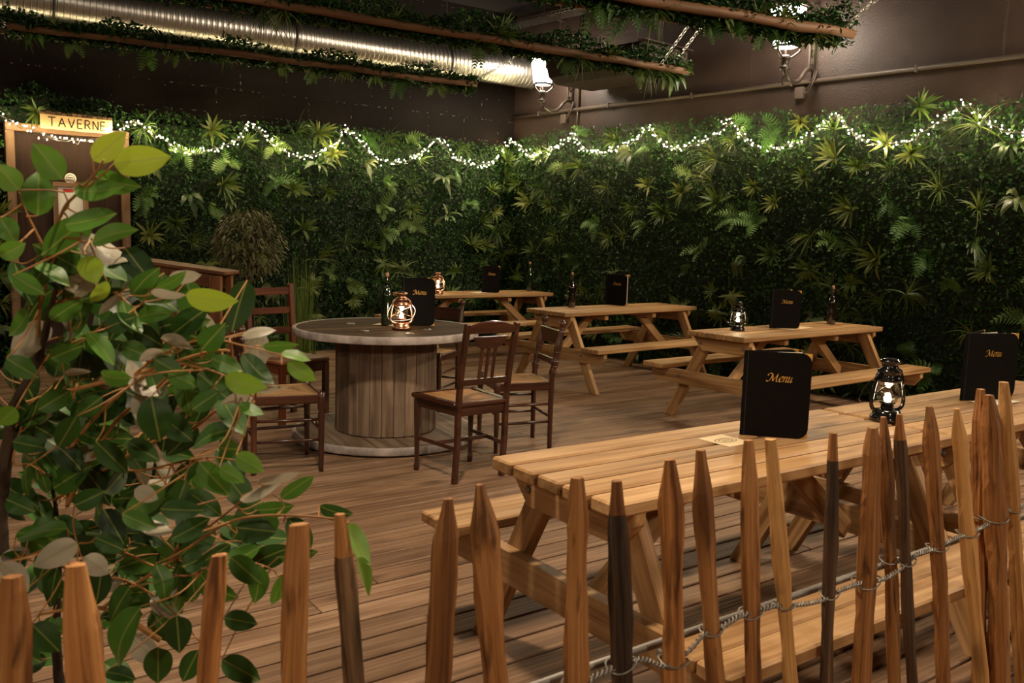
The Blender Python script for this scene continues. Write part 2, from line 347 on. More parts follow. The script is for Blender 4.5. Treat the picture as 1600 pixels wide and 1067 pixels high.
# ------------------------------------------------------------------ the setting
fl = MB(); PW = .1385
v0 = -2.6478
k0, k1 = int((-12.0-v0)/PW)-1, int((1.6-v0)/PW)+1
for k in range(k0, k1):
    vc = v0+(k+.5)*PW; u = -7.5-rng.random()*3
    while u < 12:
        L = rng.choice((2.4, 3.0, 3.6)); c = U*(u+L/2)+V*vc
        # boards lie inside the two walls only
        if (c-CORNER).dot(NR) > -2.2 and (c-CORNER).dot(NL) > -2.2:
            fl.box(frame((c.x, c.y, -.014), U, V), L-.003, PW-.0125, .028, .003)
        u += L
fl.box(Matrix.Translation((0, 4, -.07)), 30, 24, .04, .001, 1)
tag(fl.build('floor', [M['deck'], M['black']]), kind='structure')
def wall(name, d, n, L, H, mat):
    b = MB(); T = .2
    vs = []; gc = []
    for s_ in (-.25, L):
        for off in (0, -T):
            for z in (-.1, H): p = CORNER+d*s_+n*off; vs.append((p.x, p.y, z)); gc.append((s_, z, off))
    fs = [(0, 1, 5, 4), (2, 6, 7, 3), (0, 4, 6, 2), (1, 3, 7, 5), (0, 2, 3, 1), (4, 5, 7, 6)]
    b.add(vs, fs, 0, gc); return tag(b.build(name, mat), kind='structure')
wall('wall_left', DL, NL, 13, 4.4, M['wall_l'])
wall('wall_right', DR, NR, 15, 4.4, M['wall_r'])
b = MB(); b.box(Matrix.Translation((0, 4, 4.32)), 30, 24, .2, .001)
tag(b.build('ceiling', M['black']), kind='structure')

# ------------------------------------------------------------------ planting helpers
def ortho(n):
    t = Vector(n).orthogonal().normalized(); return t, Vector(n).cross(t)
def rand_dir(n, spread):
    """a direction scattered about n"""
    d = Vector(n)+Vector((rng.gauss(0, spread), rng.gauss(0, spread), rng.gauss(0, spread)))
    return d.normalized()
def small_leaf(mb, p, n, L, W, mat=0, rnd=None):
    t, bt = ortho(n); a = rng.random()*2*PI; d = t*math.cos(a)+bt*math.sin(a); s = n.cross(d)
    vs = [p, p+d*L*.45+s*W*.5+n*W*.12, p+d*L-n*L*.12, p+d*L*.45-s*W*.5+n*W*.12]
    mb.add(vs, [(0, 1, 2), (0, 2, 3)], mat, None, rnd)
def strap(mb, p, d, up, L, W, droop, mat, rnd, k=4, fold=.25, tipw=.0, wide=.35):
    """a long leaf that leaves p along d and bends down by droop"""
    d = Vector(d).normalized(); pos = Vector(p); vs = []
    for i in range(k+1):
        t = i/k; w = W*(t/wide if t < wide else (1-(t-wide)/(1-wide))**.8*(1-tipw)+tipw)*.5
        if i == 0: w = W*.12
        s = d.cross(up); s = s.normalized() if s.length > 1e-4 else Vector((1, 0, 0)); n = s.cross(d)
        vs += [pos-s*w+n*w*fold, pos, pos+s*w+n*w*fold]
        pos = pos+d*(L/k); d = (d-ZUP*droop/k).normalized()
    fs = []
    for i in range(k): a = i*3; fs += [(a, a+1, a+4, a+3), (a+1, a+2, a+5, a+4)]
    mb.add(vs, fs, mat, None, rnd, smooth=True)
def rosette(mb, p, n, R, mat=1, num=19):
    base = rng.uniform(.25, .8)
    for i in range(num):
        t, bt = ortho(n); a = 2*PI*i*.382+rng.uniform(-.2, .2); el = rng.uniform(.28, 1.25)
        d = (t*math.cos(a)+bt*math.sin(a))*math.cos(el)+n*math.sin(el)
        strap(mb, p, d, n, R*rng.uniform(.75, 1.1), R*rng.uniform(.14, .19), .35, mat, min(1, max(0, base+rng.uniform(-.25, .25))), k=4)
def grass(mb, p, n, R, mat=1, num=26, droop=1.1):
    base = rng.uniform(.2, .7)
    for i in range(num):
        d = (rand_dir(n, .55)+ZUP*rng.uniform(-.1, .55)).normalized()
        strap(mb, p, d, n, R*rng.uniform(.7, 1.15), .007+.004*rng.random(), droop, mat, min(1, max(0, base+rng.uniform(-.3, .3))), k=4, fold=.1, wide=.2)
def fern(mb, p, n, R, mat=2, num=6, droop=1.5):
    base = rng.uniform(.1, .9)
    for i in range(num):
        d = (rand_dir(n, .5)+ZUP*.25).normalized(); pos = Vector(p); k = 9; L = R*rng.uniform(.7, 1.1)
        for j in range(k+1):
            t = j/k; w = L*.30*math.sin(PI*min(1, .12+t*.88))**.8*(1-t*.35)
            s = d.cross(n); s = s.normalized() if s.length > 1e-4 else Vector((1, 0, 0)); nn = s.cross(d)
            for q in (-1, 1):
                e = (s*q+d*.45).normalized(); h = L/k*.36
                mb.add([pos-d*h, pos+d*h, pos+e*w+d*h*.4-nn*w*.15, pos+e*w*.6-d*h*.9], [(0, 1, 2, 3)] if q < 0 else [(0, 3, 2, 1)], mat, None, min(1, max(0, base+rng.uniform(-.15, .15))))
            pos = pos+d*(L/k); d = (d-ZUP*droop/k).normalized()
def broad(mb, p, n, R, mat=3, num=8):
    base = rng.uniform(.1, .9)
    for i in range(num):
        d = (rand_dir(n, .6)+ZUP*.3).normalized()
        strap(mb, p, d, n, R*rng.uniform(.8, 1.1), R*rng.uniform(.17, .27), 2.0, mat, min(1, max(0, base+rng.uniform(-.2, .2))), k=6, fold=.2, wide=.45)
def lump(a, b, k): return .5+.5*math.sin(a*2.3+k)*math.cos(b*2.9+1.7*k)

def interp(xs, ys, x):
    return float(np.interp(x, xs, ys))
HM = [M['hedge'], M['blade'], M['fern'], M['broad'], M['panel']]
def hedge(label, d, n, L, top_px, hole, dens, foot=(), clear=None):
    """a wall of artificial greenery: backing board, small leaves, and tufts, rosettes, ferns set into it"""
    tops = []
    for px, py in top_px:
        P = at_plane(px, py, n, n.dot(CORNER+n*.14)); tops.append(((P-CORNER).dot(d), P.z))
    tops.sort(); xs = [t[0] for t in tops]; ys = [t[1] for t in tops]
    mb = MB(); step = .25; s_ = 0.0
    while s_ < L:
        a, b_ = s_, min(L, s_+step); z1 = interp(xs, ys, (a+b_)/2)-.10; z0 = 0
        if hole and hole[0]-.02 < (a+b_)/2 < hole[1]+.02: z0 = hole[2]
        p = CORNER+d*((a+b_)/2)+n*.05
        mb.box(frame((p.x, p.y, (z0+z1)/2), d, n), b_-a, .06, z1-z0, .002, 4); s_ += step
    def spot():
        while True:
            a = rng.uniform(0.02, L); z = rng.uniform(.01, interp(xs, ys, a))
            if hole and hole[0]-.03 < a < hole[1]+.03 and z < hole[2]+.02: continue
            return a, z
    area = L*2.5
    for i in range(int(area*dens)):
        a, z = spot(); tp = interp(xs, ys, a)
        z = min(z+rng.random()*.05, tp+rng.uniform(-.04, .05))
        off = .07+.10*rng.random()+.07*lump(a, z, 1)
        p = CORNER+d*a+n*off+ZUP*z
        nn = rand_dir(n+ZUP*.25, .65); l = rng.uniform(.028, .055)
        small_leaf(mb, p, nn, l, l*rng.uniform(.45, .7), 0, min(1, max(0, rng.gauss(.45, .25)+.25*(lump(a*1.3, z*1.3, 4)-.5))))
    pts = []
    tries = 0
    while len(pts) < area*7.5 and tries < 9000:
        tries += 1; a, z = spot()
        if z > interp(xs, ys, a)-.04 or z < .08: continue
        if all((a-q[0])**2+(z-q[1])**2 > .20**2 for q in pts): pts.append((a, z))
    for a, z in pts:
        p = CORNER+d*a+n*(.21+.06*rng.random())+ZUP*z; q = rng.random(); nn = rand_dir(n+ZUP*.15, .25)
        if q < .36: rosette(mb, p, nn, rng.uniform(.15, .24))
        elif q < .64: grass(mb, p, nn, rng.uniform(.22, .34), num=30)
        elif q < .88: fern(mb, p, nn, rng.uniform(.20, .31))
        else: broad(mb, p, nn, rng.uniform(.17, .27))
    for px, py in foot:
        P = at_z(px, py, 0); o_ = min(.30, (P-CORNER).dot(n)); P = CORNER+d*((P-CORNER).dot(d))+n*o_
        grass(mb, P+ZUP*.03, (ZUP*.8+n*.3).normalized(), rng.uniform(.16, .25), 1, 22, .8); broad(mb, P+ZUP*.03, (ZUP*.7+n*.4).normalized(), .2, 3, 6)
    # nothing grows through the walls, the deck or the furniture beside the greenery
    A3 = np.array(mb.v); c0 = np.array(CORNER)
    nv = np.array(n); q = (A3-c0) @ nv; lim = .24+.03*np.sin(A3[:, 2]*40)
    A3 -= (np.clip(q-lim, 0, None)*(A3[:, 2] < 1.15))[:, None]*nv
    if clear:
        c_, ext, lim2 = clear; sd = np.abs((A3-np.array(c_)) @ np.array(d)) < ext; zz = np.abs(A3[:, 2]-c_[2]) < .17
        q = (A3-c0) @ nv; A3 -= (np.clip(q-lim2, 0, None)*(sd & zz))[:, None]*nv
    for _ in range(4):
        for nn, lo in ((NL, .006), (NR, .006)):
            nv = np.array(nn); q = (A3-c0) @ nv; push = np.clip(lo-q, 0, None); A3 += push[:, None]*nv
    A3[:, 2] = np.clip(A3[:, 2], .003, None); mb.v = [tuple(x) for x in A3]
    o = mb.build('ivy_hedge', HM); return tag(o, label, 'hedge', kind='stuff')

# door opening along the left wall
def sL(px, py, off): P = at_plane(px, py, NL, NL.dot(CORNER+NL*off)); return (P-CORNER).dot(DL), P.z
d0 = sL(199, 300, .06)[0]; d1 = sL(9, 300, .06)[0]
DOOR = (d0, d1, 2.30)
hedge('left wall of dense artificial ivy around the brown door', DL, NL, 7.6, [(-40, 150), (0, 150), (30, 138), (52, 128), (90, 154), (150, 158), (205, 176), (287, 180), (380, 196), (470, 194), (564, 203), (672, 217), (780, 230), (800, 232)], DOOR, 2100, (), (at_plane(119, 192, NL, NL.dot(CORNER+NL*.31)), .46, .27))
hedge('right wall of dense artificial ivy behind the picnic tables', DR, NR, 8.6, [(806, 220), (870, 207), (980, 200), (1060, 193), (1130, 184), (1230, 173), (1262, 186), (1300, 176), (1380, 166), (1430, 161), (1520, 163), (1600, 153), (1660, 150)], None, 2100, ((1340, 624), (1352, 618), (1120, 588), (1135, 585), (1400, 632), (1460, 640), (1530, 655)))

# ------------------------------------------------------------------ door
dr = thing('door_1', 'brown door with small framed window under the sign', 'door'); dr['kind'] = 'structure'
def LP(s_, off, z): return CORNER+DL*s_+NL*off+ZUP*z
ML = lambda s_, off, z: frame(LP(s_, off, z), DL, NL, None) if False else Matrix(((DL.x, NL.x, 0, LP(s_, off, z).x), (DL.y, NL.y, 0, LP(s_, off, z).y), (0, 0, 1, z), (0, 0, 0, 1)))
cw = .075; w = d1-d0
b = MB(); b.box(ML((d0+d1)/2, .10, (2.3-cw)/2+.01), w-2*cw, .05, 2.3-cw, .003, 0, 2)
b.build('leaf_panel', M['door'], dr)
for nm, s_ in (('casing', d0+cw/2), ('casing', d1-cw/2)):
    b = MB(); b.box(ML(s_, .12, 1.15), cw, .12, 2.30, .004, 0, 2); b.build(nm, M['casing'], dr)
b = MB(); b.box(ML((d0+d1)/2, .125, 2.30-cw/2), w, .125, cw, .004, 0, 0); b.build('lintel', M['casing'], dr)
# small window with paper notice
a0, za = sL(131, 358, .13); a1, zb = sL(90, 292, .13)
zb = max(zb, za+.3)
wf = MB(); fw = .045
wf.box(ML((a0+a1)/2, .135, zb+fw/2), a1-a0+2*fw, .03, fw, .003, 0, 0); wf.box(ML((a0+a1)/2, .135, za-fw/2), a1-a0+2*fw, .03, fw, .003, 0, 0)
wf.box(ML(a0-fw/2, .135, (za+zb)/2), fw, .03, zb-za, .003, 0, 2); wf.box(ML(a1+fw/2, .135, (za+zb)/2), fw, .03, zb-za, .003, 0, 2)
wf = wf.build('window_frame', M['casing'], dr)
b = MB(); hw, hh = (a1-a0)/2, (zb-za)/2
poly = [(-hw, -hh), (hw, -hh), (hw, hh), (-hw*.35, hh), (-hw*.8, hh*.72), (-hw, hh*.35)]
b.prism(ML((a0+a1)/2, .131, (za+zb)/2), poly, .006, .001); pn = b.build('notice', M['white'], wf); pn['label'] = 'white paper notice in the door window'
b = MB(); b.box(ML((a0+a1)/2+.02, .136, zb-.03), .09, .002, .03, .0005); b.box(ML((a0+a1)/2, .136, za+.10), .06, .002, .012, .0005); b.build('print', M['red'], wf)
s_, z = sL(110, 279, .13)
b = MB(); b.lathe(frame(LP(s_, .128, z), DL, ZUP, NL), [(.0001, 0), (.052, 0), (.052, .006), (.046, .009), (.0001, .009)], 24); pq = b.build('plaque', M['white'], dr)
b = MB(); b.box(ML(s_, .138, z+.008), .05, .002, .008, .0005); b.box(ML(s_, .138, z-.012), .06, .002, .008, .0005); b.lathe(frame(LP(s_, .1365, z), DL, ZUP, NL), [(.034, 0), (.034, .0015), (.038, .0015), (.038, 0)], 24); b.build('pictogram', M['blackink'], pq)

# ------------------------------------------------------------------ lettering
def stroke(mb, mtx, pts, w, ang=None, thin=.25, z0=0, n=6, mat=0):
    P = catmull([Vector((p[0], p[1], 0)) for p in pts], n)
    if ang is None:                                       # even round pen
        L, Rr = [], []
        for i, p in enumerate(P):
            t = P[min(i+1, len(P)-1)]-P[max(i-1, 0)]; t = t.normalized() if t.length > 1e-9 else Vector((1, 0, 0)); q = Vector((-t.y, t.x, 0))*w/2; L.append(p+q); Rr.append(p-q)
    else:                                                 # broad nib held at an angle
        nb = Vector((math.cos(ang), math.sin(ang), 0))*w/2; L, Rr = [], []
        for i, p in enumerate(P):
            t = P[min(i+1, len(P)-1)]-P[max(i-1, 0)]; t = t.normalized(); q = Vector((-t.y, t.x, 0)); s = q.dot(nb); h = max(abs(s), w*thin/2)
            L.append(p+q*h); Rr.append(p-q*h)
    for i in range(len(P)-1):
        vs = [mtx @ (v+ZUP*z0) for v in (L[i], Rr[i], Rr[i+1], L[i+1])]
        mb.add(vs, [(0, 1, 2, 3)], mat)
MENU = [  # letters with a slanted broad pen, x-height 1
    (0, [[(-.42, 1.02), (-.40, 1.3), (-.12, 1.48), (.2, 1.42), (.3, 1.2), (.18, .6), (-.05, .12), (-.3, .0), (-.48, .16)], [(.26, 1.45), (.42, .9), (.60, .06)], [(.60, .06), (1.0, .9), (1.26, 1.45)], [(1.26, 1.45), (1.20, .7), (1.22, .08), (1.42, .06), (1.6, .2)]]),
    (1.62, [[(.08, .42), (.42, .52), (.62, .8), (.46, 1.0), (.18, .82), (.04, .4), (.16, .05), (.42, .04), (.7, .26)]]),
    (2.34, [[(.0, .82), (.14, .98), (.18, .8), (.06, .0)], [(.10, .4), (.32, .86), (.54, .98), (.62, .8), (.5, .2), (.58, .02), (.80, .2)]]),
    (3.18, [[(.0, .82), (.14, .98), (.18, .78), (.06, .22), (.18, .0), (.44, .22), (.62, .96)], [(.62, .96), (.52, .22), (.6, .02), (.84, .22)]])]
def write_menu(mb, mtx, height, mat=0):
    k = height
    for x0, ss in MENU:
        for s_ in ss:
            P = [((x0+p[0]+.20*p[1]-1.9)*k, p[1]*k) for p in s_]
            stroke(mb, mtx, P, .24*k, math.radians(35), .28, mat=mat, n=5)
CAPS = {'T': [[(0, 1), (.8, 1)], [(.4, 1), (.4, 0)]], 'A': [[(0, 0), (.35, 1)], [(.35, 1), (.72, 0)], [(.14, .36), (.58, .36)]], 'V': [[(0, 1), (.34, 0)], [(.34, 0), (.7, 1)]],
        'E': [[(0, 0), (0, 1)], [(0, 1), (.5, 1)], [(0, .54), (.42, .54)], [(0, 0), (.52, 0)]], 'R': [[(0, 0), (0, 1)], [(0, 1), (.36, .98), (.48, .76), (.34, .52), (0, .48)], [(.22, .5), (.56, 0)]],
        'N': [[(0, 0), (0, 1)], [(0, 1), (.55, 0)], [(.55, 0), (.55, 1)]]}
# ------------------------------------------------------------------ sign
def SG(px, py): return at_plane(px, py, NL, NL.dot(CORNER+NL*.31))
tl, tr_, br_, bl_ = SG(63, 176), SG(176, 190), SG(174, 208.5), SG(63, 201)
xl, xr = (tl+bl_)/2, (tr_+br_)/2; ax = (xr-xl); Ls = ax.length; ax.normalize(); zup = (ZUP-ax*ax.z).normalized(); Hs = ((tl-bl_).length+(tr_-br_).length)/2
sg = thing('wooden_sign', 'pale plank sign reading TAVERNE above the door', 'sign', tuple((xl+xr)/2))
nrm = ax.cross(zup)
Mx = frame((0, 0, 0), ax, zup, nrm)
b = MB(); b.box(Mx, Ls, Hs, .03, .003); b.build('board', M['signface'], sg)
b = MB()
for i in range(14):
    a = -Ls/2+Ls*(i+.5)/14; b.box(Mx @ Matrix.Translation((a, Hs/2+.012+rng.uniform(-.004, .006), -.004)), Ls/13.5, .035+rng.uniform(-.008, .008), .034, .006)
be = b.build('bark_edge', M['bark'], sg); be['label'] = 'strip of bark along the top of the sign'
b = MB(); hL = Hs*.62; x = 0; wd = []
for ch in 'TAVERNE': wd.append({'T': .8, 'A': .72, 'V': .7, 'E': .52, 'R': .56, 'N': .55}[ch])
tot = sum(wd)+.30*6; kx = Ls*.80/tot; x = -Ls*.40
for ch, ww in zip('TAVERNE', wd):
    for s_ in CAPS[ch]: stroke(b, Mx, [(x+p[0]*kx, (p[1]-.5)*hL) for p in s_], hL*.13, None, z0=.0165, n=3)
    x += (ww+.30)*kx
b.build('lettering', M['blackink'], sg)

# ------------------------------------------------------------------ ventilation duct
def hz_line(pa, pb, z):
    return at_z(*pa, z), at_z(*pb, z)
A_, B_ = at_d(456, 59.5, 9.66), at_d(827, 114, 11.37)
zc = (A_.z+B_.z)/2; A_.z = B_.z = zc
dd = (B_-A_).normalized(); A0 = A_-dd*6.5; Ld = (B_-A0).length; RD = .174
dt = thing('ventilation_duct', 'long shiny spiral metal duct under the ceiling', 'duct')
b = MB(); prof = []; z = 0
while z < Ld:
    prof += [(RD, z), (RD+.0016, z+.020), (RD, z+.040), (RD+.0065, z+.044), (RD+.0065, z+.050)]; z += .054
side = dd.cross(ZUP).normalized(); mtx = frame(A0, side, dd.cross(side), dd)
b.lathe(mtx, prof, 72, smooth=False); b.build('duct_body', M['galv'], dt)
def along(px, py): # station along the duct nearest to a pixel column
    d = ray(px, py); best = min(range(0, int(Ld*100)), key=lambda k: abs((A0+dd*(k/100)).x/(A0+dd*(k/100)).y-d.x/d.y)); return best/100
for px, py in ((80, -8), (456, 60), (697, 95)):
    a = along(px, py); b = MB()
    b.lathe(mtx @ Matrix.Translation((0, 0, a)), [(RD+.002, -.012), (RD+.011, -.012), (RD+.011, .012), (RD+.002, .012), (RD+.002, -.012)], 40)
    cl = b.build('clamp', M['rubber'], dt)
    for sgn in (-1, 1):
        b = MB(); b.sphere(A0+dd*a+ZUP*(sgn*(RD+.016)), .013, 0, 10, 6); b.build('bolt', M['white'], cl)
    b = MB(); c = A0+dd*a; b.tube([c+ZUP*(RD+.01), Vector((c.x, c.y, 4.22))], .006); b.build('hanger_rod', M['brownmetal'], dt)

# ------------------------------------------------------------------ hanging planters
def chain(mb, a, b_, link=.045, r=.0035):
    a = Vector(a); b_ = Vector(b_); d = (b_-a); n = max(2, int(d.length/(link*.72))); d.normalize(); o = d.orthogonal().normalized(); q = d.cross(o)
    for i in range(n):
        c = a.lerp(b_, (i+.5)/n); s = (o if i % 2 else q)
        pts = [c+d*(link/2*math.cos(t))+s*(link*.30*math.sin(t)) for t in [2*PI*k/10 for k in range(11)]]
        mb.tube(pts, r, 4, cap=False)
PZ = 2.9
def planter(label, pa, pb, ext_a, ext_b, rad, back, tufts, chains_px, dens=1400, tall=1.0):
    a, b_ = hz_line(pa, pb, PZ); d = (b_-a).normalized(); a = a-d*ext_a; b_ = b_+d*ext_b
    a.z = b_.z = PZ; L = (b_-a).length; n = Vector((-d.y, d.x, 0))                       # n points away from the camera
    if n.y < 0: n = -n
    t = thing('hanging_planter', label, 'planter', tuple((a+b_)/2))
    t0 = -(a+b_)/2; mt = Matrix.Translation(t0)
    for off, sh, sk in ((0, 0, 0), (back, -.12, .06)):
        k = int(L/.25); pts = [a+d*(L*i/k+ (sk if i == k else 0)+(sh if i == 0 else 0))+n*off+ZUP*rng.uniform(-.006, .006)-ZUP*(.02 if off else 0)+n*rng.uniform(-.008, .008) for i in range(k+1)]
        lb = MB(); lb.tube([mt @ p for p in pts], [rad*rng.uniform(.9, 1.1)*(.9 if off else 1) for _ in pts], 10, jit=.05); lb.build('log', M['log'], t)
    f = MB()
    bd = (a+b_)/2+n*back/2+ZUP*.012+t0
    f.box(frame(bd, d, n), L-.1, back-.03, .012, .002, 4)
    for i in range(int(L*dens)):
        s_ = rng.uniform(-.03, L+.03); hgt = (.05+.09*lump(s_*3, 1, 2))*tall
        p = a+d*s_+n*rng.uniform(-.045, back+.03)+ZUP*rng.uniform(.012, hgt+.02)
        if rng.random() < .3: p = a+d*s_+n*rng.uniform(.04, back-.02)-ZUP*(rng.uniform(.01, .05)+.07*tall*max(0, lump(s_*4, 2, 5)-.4))
        nn = rand_dir(ZUP*.7-n*.5, .6); l = rng.uniform(.03, .058)
        small_leaf(f, p+t0, nn, l, l*rng.uniform(.4, .65), 0, min(1, max(0, rng.gauss(.5, .25))))
    for kind, fr_, sz in tufts:
        p = a+d*L*fr_+n*back*.45
        if kind == 'fern': fern(f, p-ZUP*.02+t0, (-ZUP*.6-n*.45), sz, 2, 7, .9)
        elif kind == 'grass': grass(f, p-ZUP*.02-n*.04+t0, (-ZUP*.5-n*.5), sz, 1, 24, .9)
        elif kind == 'rose': rosette(f, p+ZUP*.03-n*.08+t0, (ZUP*.35-n*.7).normalized(), sz, 1, 16)
        elif kind == 'droop': broad(f, p-ZUP*.01+t0, (-ZUP*.3-n*.6), sz, 2, 6)
        elif kind == 'bush':
            for _ in range(150):
                q = p+Vector((rng.gauss(0, 1), rng.gauss(0, 1), rng.gauss(.6, 1)))*sz*.45; small_leaf(f, q+t0, rand_dir(ZUP-n*.6, .7), .05, .028, 0, rng.uniform(.3, 1))
    o = f.build('foliage', HM, t); o['kind'] = 'stuff'
    for end, up, q in chains_px:
        c = MB(); p0 = a+d*L*end+n*q; p1 = p0+Vector(up); chain(c, p0+t0, p1+t0); c.build('chain', M['chain'], t)
    return a, b_, d, n
planter('hanging planter of two logs nearest the left wall, below the metal duct', (11, 39), (744, 132.5), 0, 0, .027, .19,
        [('bush', .02, .09), ('droop', .045, .16), ('fern', .11, .18), ('rose', .19, .13), ('fern', .25, .26), ('fern', .31, .2), ('grass', .40, .16), ('fern', .52, .2), ('fern', .60, .2), ('grass', .66, .15), ('droop', .74, .18), ('fern', .80, .22), ('fern', .9, .18), ('bush', .985, .08), ('droop', .985, .15), ('rose', .08, .12), ('grass', .03, .2), ('bush', .06, .08)],
        [(.0, (-.9, -.1, .55), .0), (.0, (-.9, -.05, .42), .19), (.985, (.5, .5, .42), .02), (.985, (.5, .5, .36), .19)])
planter('long hanging planter of two logs crossing in front of the metal duct', (480, 14), (1038, 106), 2.2, .28, .03, .20,
        [('grass', .335, .34), ('grass', .36, .3), ('rose', .50, .13), ('rose', .655, .21), ('bush', .70, .07), ('droop', .62, .14), ('fern', .63, .2), ('rose', .845, .15), ('grass', .93, .26), ('grass', .95, .2), ('fern', .91, .18), ('droop', .985, .24), ('droop', .97, .2), ('bush', .99, .09), ('fern', .78, .2), ('bush', .56, .06), ('grass', .8, .2), ('bush', .88, .07)],
        [(.94, (.9, -.05, 1.35), .0), (.985, (.9, .0, 1.25), .2)], 1700, 1.35)
planter('hanging planter of two thick logs at upper right in front of a wall lantern', (1062, 8), (1333, 54), 1.0, .0, .036, .24,
        [('fern', .18, .26), ('fern', .28, .26), ('grass', .34, .26), ('droop', .24, .2), ('fern', .52, .2), ('fern', .60, .22), ('droop', .56, .2), ('bush', .68, .1), ('rose', .74, .15), ('fern', .78, .18), ('bush', .97, .1), ('bush', .92, .08), ('grass', .88, .2), ('droop', .94, .15), ('rose', .66, .14), ('fern', .72, .2), ('bush', .82, .08), ('bush', .55, .08)],
        [(.95, (.55, -.2, .6), .0), (.985, (.65, -.15, .55), .22)], 2400, 2.1)

# ------------------------------------------------------------------ fittings on the right wall
def RP(s_, off, z): return CORNER+DR*s_+NR*off+ZUP*z
def sR(px, py, off=0): P = at_plane(px, py, NR, NR.dot(CORNER+NR*off)); return (P-CORNER).dot(DR), P.z
def MR(s_, off, z): p = RP(s_, off, z); return Matrix(((DR.x, NR.x, 0, p.x), (DR.y, NR.y, 0, p.y), (0, 0, 1, z), (0, 0, 0, 1)))
cd = thing('electrical_conduit', 'brown conduit pipe running along the right wall', 'conduit')
b = MB(); s0 = sR(802, 184, .03)[0]; b.tube([RP(s0, .03, 2.935), RP(14.5, .03, 2.935)], .021, 10); b.build('pipe', M['brownmetal'], cd)
b = MB()
for i in range(11): b.box(MR(s0+.5+i*1.2, .028, 2.935), .02, .055, .06, .003)
b.build('clip', M['brownmetal'], cd)
s1 = sR(904, 150, .02)[0]
b = MB(); b.tube([RP(s1, .022, 2.94), RP(s1, .022, 4.2)], .016, 8); b.tube([RP(s1, .022, 2.93), RP(s1, .022, 2.74)], .012, 8); b.build('riser', M['brownmetal'], cd)
def scroll(c, ex, ez, r, turns=1.4, a0=0, n=22):
    return [c+ex*(r*(1-.75*i/n)*math.cos(a0+turns*2*PI*i/n))+ez*(r*(1-.75*i/n)*math.sin(a0+turns*2*PI*i/n)) for i in range(n+1)]
def wall_lantern(px, py, zs, arm, label):
    s_, _ = sR(px, py, .02); t = thing('carriage_lantern', label, 'lantern', tuple(RP(s_, 0, 0)))
    t.rotation_euler = (0, 0, math.atan2(DR.y, DR.x))          # local x along the wall, local y ... into the room
    sg_ = 1 if Vector((-DR.y, DR.x, 0)).dot(NR) > 0 else -1
    def P(o, z, x=0): return Vector((x, sg_*o, z+zs))
    # bracket: two uprights and scrolls
    b = MB()
    b.beam(P(.015, 3.06), P(.015, 3.75), .05, .02); b.beam(P(.10, 3.12), P(.10, 3.72), .018, .018); b.beam(P(.0, 3.74), P(.11, 3.72), .02, .02); b.build('bracket', M['iron'], t)
    b = MB(); ey = Vector((0, sg_, 0))
    for c, r, a0, tn in ((P(.055, 3.27), .042, 0, 1.2), (P(.05, 3.42), .04, PI, -1.2), (P(.06, 3.16), .035, PI*.6, 1.0)): b.tube(scroll(c, ey, ZUP, r, tn, a0), .010, 6)
    b.tube(catmull([P(arm-.05, 3.02), P(arm+.0, 3.0), P(arm+.03, 2.96), P(arm+.01, 2.93)], 5), .010, 6); b.build('scrollwork', M['iron'], t)
    b = MB(); pts = catmull([P(.02, 3.12), P(.09, 3.135), P(.16, 3.10), P(.24, 3.02), P(.325, 2.98), P(.42, 2.995), P(arm-.015, 3.05), P(arm, 3.12)], 6)
    b.tube(pts, .021, 10); b.build('arm', M['iron'], t)
    b = MB(); q = Matrix.Translation(P(arm, 3.06))
    b.lathe(q, [(.028, 0), (.05, .01), (.05, .03), (.036, .04), (.036, .09), (.048, .10), (.048, .125), (.03, .135), (.0001, .14)], 16); b.build('socket', M['iron'], t)
    # cage: tapered hexagon, wider at the top
    zb, zt, rb, rt = 3.27, 3.61, .115, .165
    def ring(r, z, n=6): return [P(arm, z)+Vector((r*math.cos(2*PI*i/n+PI/6), r*math.sin(2*PI*i/n+PI/6), 0)) for i in range(n)]
    lo, hi = ring(rb, zb), ring(rt, zt); b = MB()
    for i in range(6):
        j = (i+1) % 6; b.beam(lo[i], hi[i], .014, .014); b.beam(lo[i], lo[j], .016, .022); b.beam(hi[i], hi[j], .018, .026)
        d = (lo[i]-P(arm, zb)).normalized()
        if i % 2 == 0: b.tube(catmull([lo[i], lo[i]-ZUP*.035+d*.012, lo[i]*.0+P(arm, zb-.075)+d*.085, P(arm, zb-.10)+d*.04, P(arm, zb-.085)+d*.018], 5), .009, 6)
    b.beam(P(arm, 3.19), P(arm, zb), .016, .016)
    b.build('cage', M['iron'], t)
    g = MB(); li, hi2 = ring(rb*.93, zb+.012), ring(rt*.95, zt-.012)
    ci = len(li); g.add(li+hi2, [(i, (i+1) % 6, 6+(i+1) % 6, 6+i) for i in range(6)]+[tuple(range(5, -1, -1))]); g.build('glowing_glass', M['lampglass'], t)
    b = MB(); q = Matrix.Translation(P(arm, zt))
    b.lathe(q @ Matrix.Rotation(PI/6, 4, 'Z'), [(.0001, -.005), (rt+.03, 0), (rt+.03, .015), (.11, .10), (.075, .115), (.075, .15), (.03, .17), (.02, .20), (.03, .215), (.0001, .235)], 6, smooth=False); b.build('roof', M['iron'], t)
    b = MB(); b.box(Matrix.Translation(P(.03, 2.93, -.12)), .09, .05, .11, .004); jb = b.build('junction_box', M['brownmetal'], t)
    b = MB(); b.tube(catmull([P(.05, 2.975, -.075), P(.078, 2.95, -.03), P(.078, 3.03, .03), P(.03, 3.12, .02)], 5), .006, 6); b.tube(catmull([P(.05, 2.955, -.075), P(.078, 2.92, -.02), P(.078, 3.02, .045), P(.03, 3.12, .04)], 5), .006, 6); b.build('cable', M['brownmetal'], jb)
    return t
wall_lantern(894, 160, -.093, .52, 'lit iron wall lantern nearest the corner where the two walls meet')
wall_lantern(1271, 110, -.093, .51, 'lit iron wall lantern half hidden behind the upper right planter')

